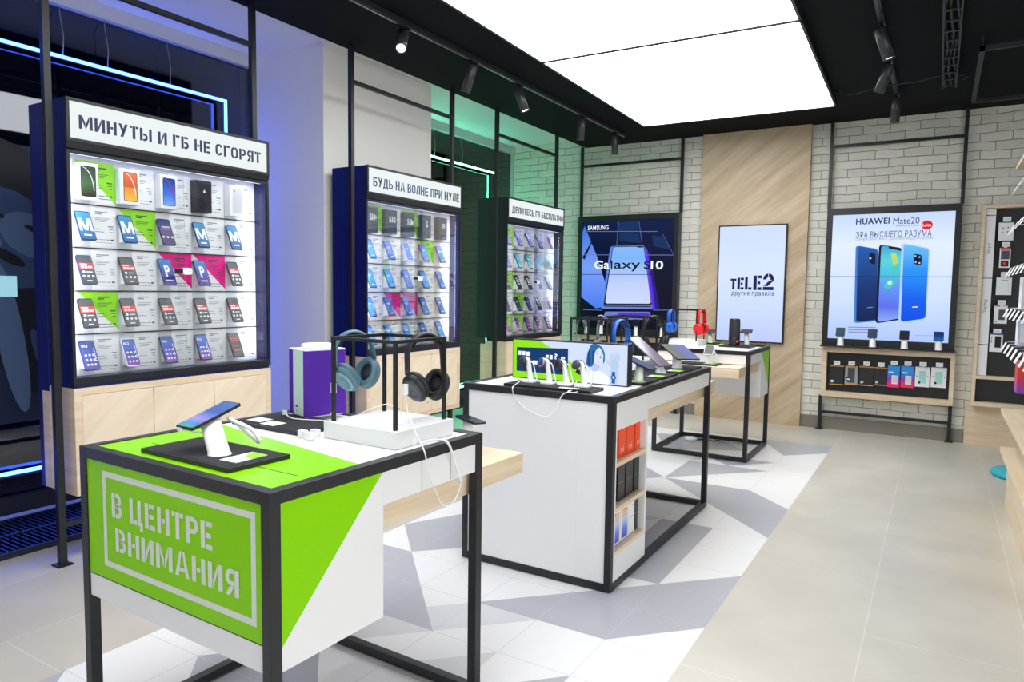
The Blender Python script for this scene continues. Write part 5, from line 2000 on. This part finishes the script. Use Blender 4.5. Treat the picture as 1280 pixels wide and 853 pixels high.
wtext('HUAWEI', V(286, 168), V(582, 212), E_NV, .025, 1.05)
wtext('Mate20', V(618, 160), V(848, 210), E_NV)
wtext('ЭРА ВЫСШЕГО РАЗУМА', V(284, 284), V(955, 324), E_NV, 0, 1.1)
wtext('ПЕРВЫЙ СМАРТФОН С ДВОЙНЫМ ВИДЕОМОДУЛЕМ', V(284, 335), V(965, 352), E_GT)
wtext('камера Leica', V(640, 222), V(846, 238), E_GT)
c_ = V(916, 224)
on_wall(mb, [(c_[0] + .046 * math.cos(i * .26), c_[1] + .042 * math.sin(i * .26)) for i in range(24)], E_RD, .0014)
wtext('Leica', (c_[0] - .034, c_[1] + .014), (c_[0] + .034, c_[1] - .014), E_WHT, .01, 1.0, .0020)
for k, (w_, y) in enumerate(((462, 492), (420, 514), (400, 534))):
    on_wall(mb, [Wv(215, y + 5), Wv(w_, y + 9), Wv(w_, y), Wv(215, y - 4)], E_GT, .0014)
for x0, x1, y in ((810, 1000, 566), (790, 1090, 578)):
    on_wall(mb, [Wv(x0, y + 2), Wv(x1, y + 3), Wv(x1, y), Wv(x0, y - 1)], E_GT, .0014)
on_wall(mb, [(HX0 + .052, 1.533), (HX1 - .052, 1.533), (HX1 - .052, 1.539), (HX0 + .052, 1.539)], E_SEAM, .0066)
mb.build('lit_image', hu)

# ---- dark video wall with the glowing phone
SX0, SX1 = -2.385, -1.165
s10 = video_unit(SX0, SX1, 'dark navy video wall picturing one upright glowing phone', 'video_wall', 3, (.93, 2.168), (.862, 2.235), 2.815)
mb = MB()
G_SBG = gmat('wall_night_blue', [(0, (4, 6, 26)), (.4, (6, 9, 38)), (.75, (8, 18, 58)), (1, (10, 28, 74))], 2, .93, 2.17, .9)
G_SPH = gmat('wall_glass_phone', [(0, (208, 218, 255)), (.35, (190, 206, 255)), (.7, (120, 176, 246)), (1, (150, 190, 250))], 2, 1.15, 2.0, 1.0)
G_SHD = gmat('wall_blue_shard', [(0, (70, 120, 240)), (.5, (120, 160, 252)), (1, (50, 110, 214))], 2, 1.1, 2.15, .95)
E_VIO = emat('wall_violet_glow', (92, 40, 232), 1.0)
E_VIO2 = emat('wall_violet_soft', (40, 26, 130), .9)
E_BLG = emat('wall_blue_glow', (84, 140, 246), .95)
E_LN = emat('wall_line_blue', (120, 140, 220), .8)
E_DIM = emat('wall_dim_blue', (20, 54, 104), .8)
Q = lambda x, y: S(720 + x / 6.093, 260 + y / 6.093)
on_wall(mb, [(SX0 + .052, .93), (SX1 - .052, .93), (SX1 - .052, 2.168), (SX0 + .052, 2.168)], G_SBG, .001)
xl = SX0 + .054
on_wall(mb, [(xl, Q(50, 680)[1]), Q(150, 765), Q(190, 760), Q(232, 600), Q(160, 370), Q(66, 140), (xl, Q(62, 180)[1])], G_SHD, .0014)
on_wall(mb, [Q(66, 395), Q(150, 200), Q(120, 250), (xl, Q(60, 380)[1])], G_SBG, .0018)
on_wall(mb, [Q(215, 540), Q(245, 370), Q(160, 370)], G_SBG, .0018)
for pts in ([Q(320, 180), Q(470, 180), Q(480, 100), Q(310, 110)], [Q(580, 210), Q(660, 220), Q(720, 320), Q(590, 290)], [Q(330, 250), Q(490, 270), Q(480, 200), Q(330, 190)]):
    on_wall(mb, pts, E_DIM, .0016)
on_wall(mb, rpoly([Q(560, 780), Q(640, 780), Q(560, 340), Q(530, 300)], .04), E_VIO2, .0018)
on_wall(mb, rpoly([Q(570, 775), Q(606, 775), Q(545, 320), Q(525, 290)], .03), E_VIO, .0022)
on_wall(mb, rpoly([Q(190, 770), Q(230, 770), Q(285, 290), Q(262, 300)], .03), E_BLG, .0022)
on_wall(mb, rpoly([Q(202, 770), Q(584, 772), Q(522, 286), Q(278, 290)], .03), E_LN, .0026)
on_wall(mb, rpoly([Q(208, 752), Q(580, 756), Q(519, 291), Q(281, 294)], .03), E_DK, .0030)
on_wall(mb, rpoly([Q(222, 728), Q(572, 730), Q(516, 296), Q(284, 299)], .03), G_SPH, .0034)
on_wall(mb, rpoly([Q(466, 303), Q(504, 303), Q(504, 292), Q(466, 292)], .006), E_DK, .0038)
on_wall(mb, [Q(215, 745), Q(578, 748), Q(578, 740), Q(217, 737)], E_LN, .0038)
on_wall(mb, rpoly([Q(205, 850), Q(575, 852), Q(565, 792), Q(222, 790)], .02), E_LN, .0026)
on_wall(mb, rpoly([Q(320, 830), Q(560, 832), Q(560, 800), Q(322, 798)], .02), E_VIO, .0030)
for a, b in ((Q(66, 180), Q(620, 180)), (Q(60, 358), Q(755, 360)), (Q(55, 776), Q(200, 780)), (Q(590, 780), Q(770, 778))):
    on_wall(mb, [(a[0], a[1] - .003), (b[0], b[1] - .003), (b[0], b[1] + .003), (a[0], a[1] + .003)], E_LN, .0022)
for a, b in ((Q(310, 290), Q(325, 100)), (Q(505, 285), Q(480, 100)), (Q(745, 360), Q(660, 200))):
    on_wall(mb, [(a[0] - .002, a[1]), (a[0] + .002, a[1]), (b[0] + .002, b[1]), (b[0] - .002, b[1])], E_LN, .0022)
wtext('SAMSUNG', Q(92, 138), Q(248, 166), E_WHT, .012, 1.05, .0042)
wtext('G', Q(142, 403), Q(206, 466), E_WHT, .02, 1.0, .0042)
wtext('a', Q(214, 420), Q(254, 466), E_WHT, .01, 1.0, .0042)
wtext('l', Q(268, 402), Q(278, 464), E_DK, .015, 1.0, .0042)
wtext('axy', Q(290, 418), Q(490, 484), E_DK, .012, 1.0, .0042)
wtext('S', Q(520, 404), Q(566, 468), E_DK, .02, 1.0, .0042)
wtext('10', Q(572, 404), Q(664, 468), E_WHT, .02, 1.0, .0042)
on_wall(mb, [(SX0 + .052, 1.553), (SX1 - .052, 1.553), (SX1 - .052, 1.559), (SX0 + .052, 1.559)], E_SEAM, .0048)
mb.build('lit_image', s10)

# ---- small demo phones on the ledges of both video walls
LED_Z = .8625
E_HPH = [gmat('ledge_phone_green', [(0, (70, 80, 150)), (.45, (76, 84, 150)), (.5, (40, 130, 120)), (1, (36, 96, 110))], 1, -.045, .045, .35), gmat('ledge_phone_steel', [(0, (70, 110, 170)), (1, (82, 124, 180))], 1, -.045, .045, .2),
         gmat('ledge_phone_navy', [(0, (18, 26, 66)), (1, (24, 34, 84))], 1, -.045, .045, .2), gmat('ledge_phone_blue', [(0, (30, 150, 210)), (.4, (30, 90, 190)), (.7, (36, 40, 150)), (1, (60, 60, 170))], 1, -.045, .045, .5)]


def ledge_phone(px, pyp, pyb, scr, label, slabel, w=.082, h=.092):
    y = YS - .045
    b = ony(px, pyb, y)
    p = ony(px, pyp, y + .005)
    tilted(p, (1, 0, 0), (0, .42, .9), w, h, scr, label, 'smartphone', 'smartphone')
    stand((b.x, y, LED_Z), p + Vector((0, .012, -.010)), slabel, .030, .025, None, 'white stands on the video wall ledges')


for k, (x, yp, yb) in enumerate(((192, 168, 236), (382, 178, 243), (571, 187, 252), (774, 194, 262))):
    nm = ('under the pictured small phone at left', 'second from the left', 'third from the left', 'rightmost')[k]
    ledge_phone(1010 + x / 4.738, 380 + yp / 4.738, 380 + yb / 4.738, E_HPH[k], ('phone with a green and violet screen on the bright video wall ledge', 'steel blue phone on the bright video wall ledge', 'dark navy phone on the bright video wall ledge', 'phone with a vivid blue screen, rightmost on the bright video wall ledge')[k],
                'white stand on the bright video wall ledge, ' + nm)
for k, (px, yp) in enumerate(((733, 404), (751, 402), (795, 404), (827.5, 405))):
    nm = ('leftmost', 'second from the left', 'third from the left', 'rightmost')[k]
    b = ony(px, 414, YS - .045)
    p = ony(px, yp, YS - .04)
    tilted(p, (1, 0, 0), (0, .42, .9), .075, .085, E_HPH[2] if k == 2 else SC_CHAR, 'dark phone on the ledge of the dark video wall, ' + nm, 'smartphone', 'smartphone')
    stand((b.x, YS - .045, LED_Z), p + Vector((0, .012, -.01)), 'white stand on the dark video wall ledge, ' + nm, .026, .022, smooth([p + Vector((-.03, 0, -.05)), p + Vector((-.04, 0, .05)), p + Vector((0, 0, .07)), p + Vector((.035, 0, .05)), p + Vector((.035, 0, -.04))], 5) if k < 2 else None, 'white stands on the video wall ledges')

# ---- packaged cases hanging in the niche
PK_OR = mat('pack_orange_line', (214, 150, 60), 0.5)
PK_BLUE = gmat('pack_vivid', [(0, (236, 30, 110)), (.4, (130, 60, 190)), (.75, (40, 130, 230)), (1, (30, 150, 236))], 2, -.07, .05)
PK_CLEAR = mat('pack_grey_film', (150, 152, 156), 0.3)
MINT = mat('case_mint', (160, 214, 210), 0.4)
YN = YS + .06


def pack(px, py0, py1, wpx, kind, label, group, zoom=(1010, 380, 4.738), Yp=None, tagcol=None):
    zx, zy, sc = zoom
    Yp = Yp or YN - .024
    a = ony(zx + (px - wpx / 2) / sc, zy + py0 / sc, Yp)
    b = ony(zx + (px + wpx / 2) / sc, zy + py1 / sc, Yp)
    x0, x1, z1, z0 = a.x, b.x, a.z, b.z
    cx, cz = (x0 + x1) / 2, (z0 + z1) / 2
    t = thing('accessory_pack', label, 'packaged accessory', (cx, Yp, cz), 0, group)
    body = {'black': BX_K, 'film': PK_CLEAR, 'vivid': PK_BLUE, 'mint': BX_W}.get(kind, BX_W)
    m_ = MB()
    m_.box(x0, x1, Yp, Yp + .02, z0, z1, body)
    m_.build('package', t, None, .001)
    q = MB()
    Y = Yp - .0006
    pp = lambda a0, a1, c0, c1, mm, lf=0: q.poly([(x0 + (x1 - x0) * a0, Y - lf, z0 + (z1 - z0) * c0), (x0 + (x1 - x0) * a1, Y - lf, z0 + (z1 - z0) * c0), (x0 + (x1 - x0) * a1, Y - lf, z0 + (z1 - z0) * c1), (x0 + (x1 - x0) * a0, Y - lf, z0 + (z1 - z0) * c1)], mm)
    if kind in ('black', 'film'):
        pp(0, 1, .94, .99, PK_OR)
        pp(0, 1, .01, .06, PK_OR)
        if kind == 'film':
            pp(.22, .78, .12, .90, HP_BLKL)
            pp(.12, .48, .2, .42, BX_K, .0005)
            pp(.18, .40, .26, .34, ICON, .001)
        else:
            pp(.25, .8, .12, .88, HP_BLK)
            pp(.1, .34, .2, .25, ICON, .0005)
            pp(.1, .28, .13, .17, ICON, .0005)
    elif kind == 'vivid':
        pp(.35, .82, .16, .56, PAPER)
        pp(.4, .78, .2, .52, SILV, .0005)
        pp(.08, .5, .66, .72, ICON)
    elif kind == 'mint':
        pp(.28, .76, .18, .80, MINT)
        q.lathe([(.011, 0), (.011, .0005)], BX_K, basis((x0 + (x1 - x0) * .3, Y, z0 + (z1 - z0) * .22), (1, 0, 0), (0, 0, 1), (0, -1, 0)), 14)
        pp(.1, .16, .5, .56, INK_D)
        pp(.84, .9, .5, .56, INK_D)
    elif kind == 'holes':
        pp(.25, .75, .98, 1.10, TEAL)
        for u, v in ((.3, .68), (.62, .72), (.26, .45), (.6, .48)):
            q.lathe([(.006, 0), (.006, .0005)], INK_D, basis((x0 + (x1 - x0) * u, Y, z0 + (z1 - z0) * v), (1, 0, 0), (0, 0, 1), (0, -1, 0)), 10)
    elif kind == 'torch':
        pp(.05, 1, .88, 1.0, RED)
        pp(.12, .9, .42, .86, HP_BLKL)
        pp(.14, .84, .06, .36, HP_BLKD)
        pp(.34, .64, .14, .28, RED, .0005)
    elif kind == 'blank':
        pp(.3, .75, .82, .86, INK)
        pp(.78, .80, .2, .7, PAPER2)
    elif kind == 'redpack':
        pp(0, .42, .94, .99, MAGENTA)
        pp(.34, .82, .2, .78, HP_BLKL)
        pp(.12, .2, .06, .12, INK_D)
    elif kind == 'bluepack':
        pp(0, 1, .96, 1.04, HP_BLUE)
        pp(.38, .86, .24, .88, HP_BLKD)
        for v in (.5, .62, .75):
            pp(.08, .16, v, v + .05, INK_D)
    q.build('print', t)
    q = MB()
    q.box(cx - .002, cx + .002, Yp - .02, Yp + .084 if Yp < YS else Yp + .0245, z1 + .012, z1 + .016, STEEL)
    q.box(cx - .012, cx + .012, Yp + .008, Yp + .012, z1, z1 + .02, WHITE_P)
    q.build('hook', t)
    q = MB()
    q.box(cx - .028, cx + .030, Yp - .022, Yp - .0205, z1 + .008, z1 + .048, PAPER)
    q.box(cx - .018, cx + .018, Yp - .0226, Yp - .022, z1 + .026, z1 + .029, INK)
    q.build('price_tag', t)


NG = 'packaged phone cases in the birch niche'
for px, a, b, w_, kd, lb in ((169, 362, 484, 76, 'black', 'black phone case pack with orange edges, leftmost in the niche'), (256, 366, 484, 70, 'film', 'grey clear phone case pack with a black square, second in the niche'),
                             (345, 368, 490, 78, 'black', 'black phone case pack between the clear pack and another black pack'), (430, 374, 488, 68, 'black', 'black phone case pack beside the blue and pink packs'),
                             (507, 364, 498, 66, 'vivid', 'blue and pink phone case pack beside the black packs'), (588, 368, 500, 70, 'vivid', 'blue and pink phone case pack beside the white packs'),
                             (677, 372, 496, 80, 'mint', 'white phone case pack with a mint case, beside the pink packs'), (774, 376, 500, 86, 'mint', 'white phone case pack with a mint case, rightmost in the niche')):
    pack(px, a, b, w_, kd, lb, NG)

# ---- slim white screen on the birch panel
YT = YW - .06
sx0, sx1, sz0, sz1 = -.735, -.040, .845, 2.075
t = thing('wall_screen', 'slim upright white screen with a dark stencil logo on the birch wall panel', 'screen', ((sx0 + sx1) / 2, YT - .02, sz0))
mb = MB()
mb.box(sx0, sx1, YT - .038, YT - .001, sz0, sz1, BLACK_P)
mb.build('case', t, None, .002)
G_T2 = gmat('screen_pale_blue', [(0, (190, 204, 255)), (.3, (206, 222, 255)), (.6, (216, 230, 255)), (1, (206, 222, 254))], 2, 0, 1.23, .98)
E_TX = emat('screen_text_navy', (28, 30, 92), .9)
mb = MB()
Y = YT - .0388
mb.poly([(sx0 + .014, Y, sz0 + .014), (sx1 - .014, Y, sz0 + .014), (sx1 - .014, Y, sz1 - .014), (sx0 + .014, Y, sz1 - .014)], G_T2)
T2 = lambda x, y: ony(900 + x / 14.22, 340 + y / 14.22, Y - .001)
for ch, x0, y0_, x1, y1_ in (('T', 183, 122, 294, 314), ('E', 305, 105, 427, 315), ('L', 440, 95, 566, 318), ('E', 588, 65, 745, 324), ('2', 760, 30, 962, 326)):
    a, b = T2(x0, y1_), T2(x1, y0_)
    ps, wd = GLYPH[ch]
    put_polys(mb, ps, PY((a.x, Y - .001, a.z)), E_TX, (b.x - a.x) / wd, b.z - a.z)
a, b = T2(200, 438), T2(958, 362)
put_text(mb, 'другие правила', PY((0, Y - .001, 0)), a.x, b.x, a.z, b.z, E_TX, .003, 1.05)
mb.build('lit_image', t)

# ---- accessory board on the back wall
bx0, bx1, bz0, bz1 = 1.605, 2.60, .369, 2.175
t = thing('accessory_board', 'birch framed black accessory board on the brick wall with sideways labels', 'accessory board', ((bx0 + bx1) / 2, YW - .05, bz0))
mb = MB()
for q in ((bx0, bx1, bz1 - .032, bz1), (bx0, bx1, bz0, bz0 + .038), (bx0, bx0 + .028, bz0 + .038, bz1 - .032), (bx1 - .028, bx1, bz0 + .038, bz1 - .032), (bx0 + .028, bx1 - .028, .618, .648)):
    mb.box(q[0], q[1], YW - .13, YW - .001, q[2], q[3], OAK)
mb.build('frame', t, None, .001)
mb = MB()
mb.box(bx0 + .028, bx1 - .028, YW - .05, YW - .02, bz0 + .038, bz1 - .032, BLACK_P)
mb.build('black_panel', t)
mb = MB()
lx0, lx1 = bx0 + .030, bx0 + .105
for z0_, z1_ in ((.65, .925), (.932, 1.522), (1.529, 2.08), (2.086, 2.14)):
    mb.box(lx0, lx1, YW - .105, YW - .055, z0_, z1_, PAPER)
A = basis((0, YW - .1056, 0), (0, 0, 1), (-1, 0, 0), (0, -1, 0))
put_text(mb, 'Звук', A, 1.74, 1.84, -(lx1 - .022), -(lx1 - .052), INK_D)
put_text(mb, 'Заряд', A, 1.215, 1.335, -(lx1 - .022), -(lx1 - .056), INK_D)
mb.build('label_strip', t)
AG = 'packages on the accessory board'
ZT = YW - .05 - .085
pack(455, 305, 540, 190, 'holes', 'white packaged accessory with round holes, topmost on the accessory board', AG, (1215, 250, 10.66), ZT)
pack(440, 640, 905, 130, 'torch', 'black packaged accessory with an orange top on the accessory board', AG, (1215, 250, 10.66), ZT)
pack(425, 182, 418, 190, 'blank', 'plain white packaged accessory on the accessory board', AG, (1215, 330, 10.66), ZT)
pack(382, 555, 800, 162, 'redpack', 'white pack with a pink corner and a grey device on the accessory board', AG, (1215, 330, 10.66), ZT)
pack(258, 150, 345, 126, 'bluepack', 'white pack with a black power bank, lowest on the accessory board', AG, (1215, 400, 8.523), ZT)

# ---- accessory rack along the right: birch base, shelves, hooks with price tags
YR = 5.50
t = thing('accessory_rack', 'birch and black accessory rack at the right edge with rows of price tags', 'accessory rack', (1.95, 4.6, 0))
mb = MB()
mb.box(1.745, 2.14, 3.7, YR + .03, 0, .365, SHELFW)
mb.build('base_cabinet', t, None, .001)
mb = MB()
mb.box(1.700, 2.14, 3.7, YR + .035, .365, .392, SHELFW)
mb.build('lower_shelf', t, None, .001)
mb = MB()
mb.box(1.692, 2.14, 3.7, YR + .03, .618, .645, SHELFW)
mb.build('upper_shelf', t, None, .001)
mb = MB()
mb.box(1.96, 1.985, 3.7, YR + .02, .392, .618, BLACK_P)
mb.box(1.96, 1.985, 3.7, YR + .02, .645, 2.42, BLACK_P)
mb.build('back_panel', t)
mb = MB()
mb.box(1.682, 1.96, 3.7, 5.42, 2.150, 2.176, SHELFW)
mb.build('header', t, None, .001)
for zr in (2.005, 1.775, 1.515, 1.265, 1.055):
    for k in range(7):
        y = 5.34 - k * .23
        h = MB()
        h.tube([(1.962, y, zr + .035), (1.69, y, zr + .030)], .003, STEEL, 6)
        ho = h.build('hook', t)
        q = MB()
        A = basis((1.672, y, zr), (0, -1, 0), Vector((.42, 0, .91)), Vector((0, -1, 0)).cross(Vector((.42, 0, .91))))
        q.box(-.044, .044, -.030, .030, -.001, .001, PAPER, A)
        q.build('price_tag', ho)


def rack_box(y0, y1, z0, z1, m, label, extra=None):
    b = MB()
    b.box(1.702, 1.762, y0, y1, z0, z1, m)
    o = b.build('accessory_box', None, (1.732, (y0 + y1) / 2, z0), .001)
    q = MB()
    q.box(1.7014, 1.702, y0 + .01, y1 - .01, z0 + .03, z1 - .02, extra or PAPER2)
    q.box(1.712, 1.752, y0 - .0006, y0, z0 + .02, z1 - .03, extra or PAPER2)
    q.build('print', o)
    q = MB()
    q.box(1.730, 1.734, (y0 + y1) / 2 - .014, (y0 + y1) / 2 + .014, z1, z1 + .05, WHITE_P)
    q.build('hang_tab', o)
    tag(o, label, 'packaged accessory', 'boxes on the accessory rack')


HOT = gmat('box_hot', [(0, (120, 70, 200)), (.35, (214, 40, 110)), (.6, (232, 60, 30)), (1, (236, 90, 40))], 2, 0, .2)
rack_box(4.80, 4.945, 1.30, 1.475, BX_W, 'white box on the right rack, uppermost of three')
rack_box(4.86, 5.005, 1.09, 1.235, mat('box_pale_blue', (196, 210, 240), .4), 'pale blue and white box on the right rack, middle of three', PAPER)
rack_box(4.74, 4.89, .835, 1.01, HOT, 'bright red and violet box on the right rack, lowest of three', HOT)

# ---- teal floor pouf behind the rack
mb = MB()
A = Matrix.Translation((1.985, 6.52, .002))
mb.lathe([(.255, 0), (.268, .008), (.268, .028), (.258, .036), (0, .037)], TEAL, A, 40)
tag(mb.build('round_mat', None, (1.985, 6.52, .002)), 'round teal mat on the floor half hidden by the right rack', 'floor mat')

for o in list(SC.objects):
    if o.parent is None and o.type == 'LIGHT':
        o['kind'] = 'helper'
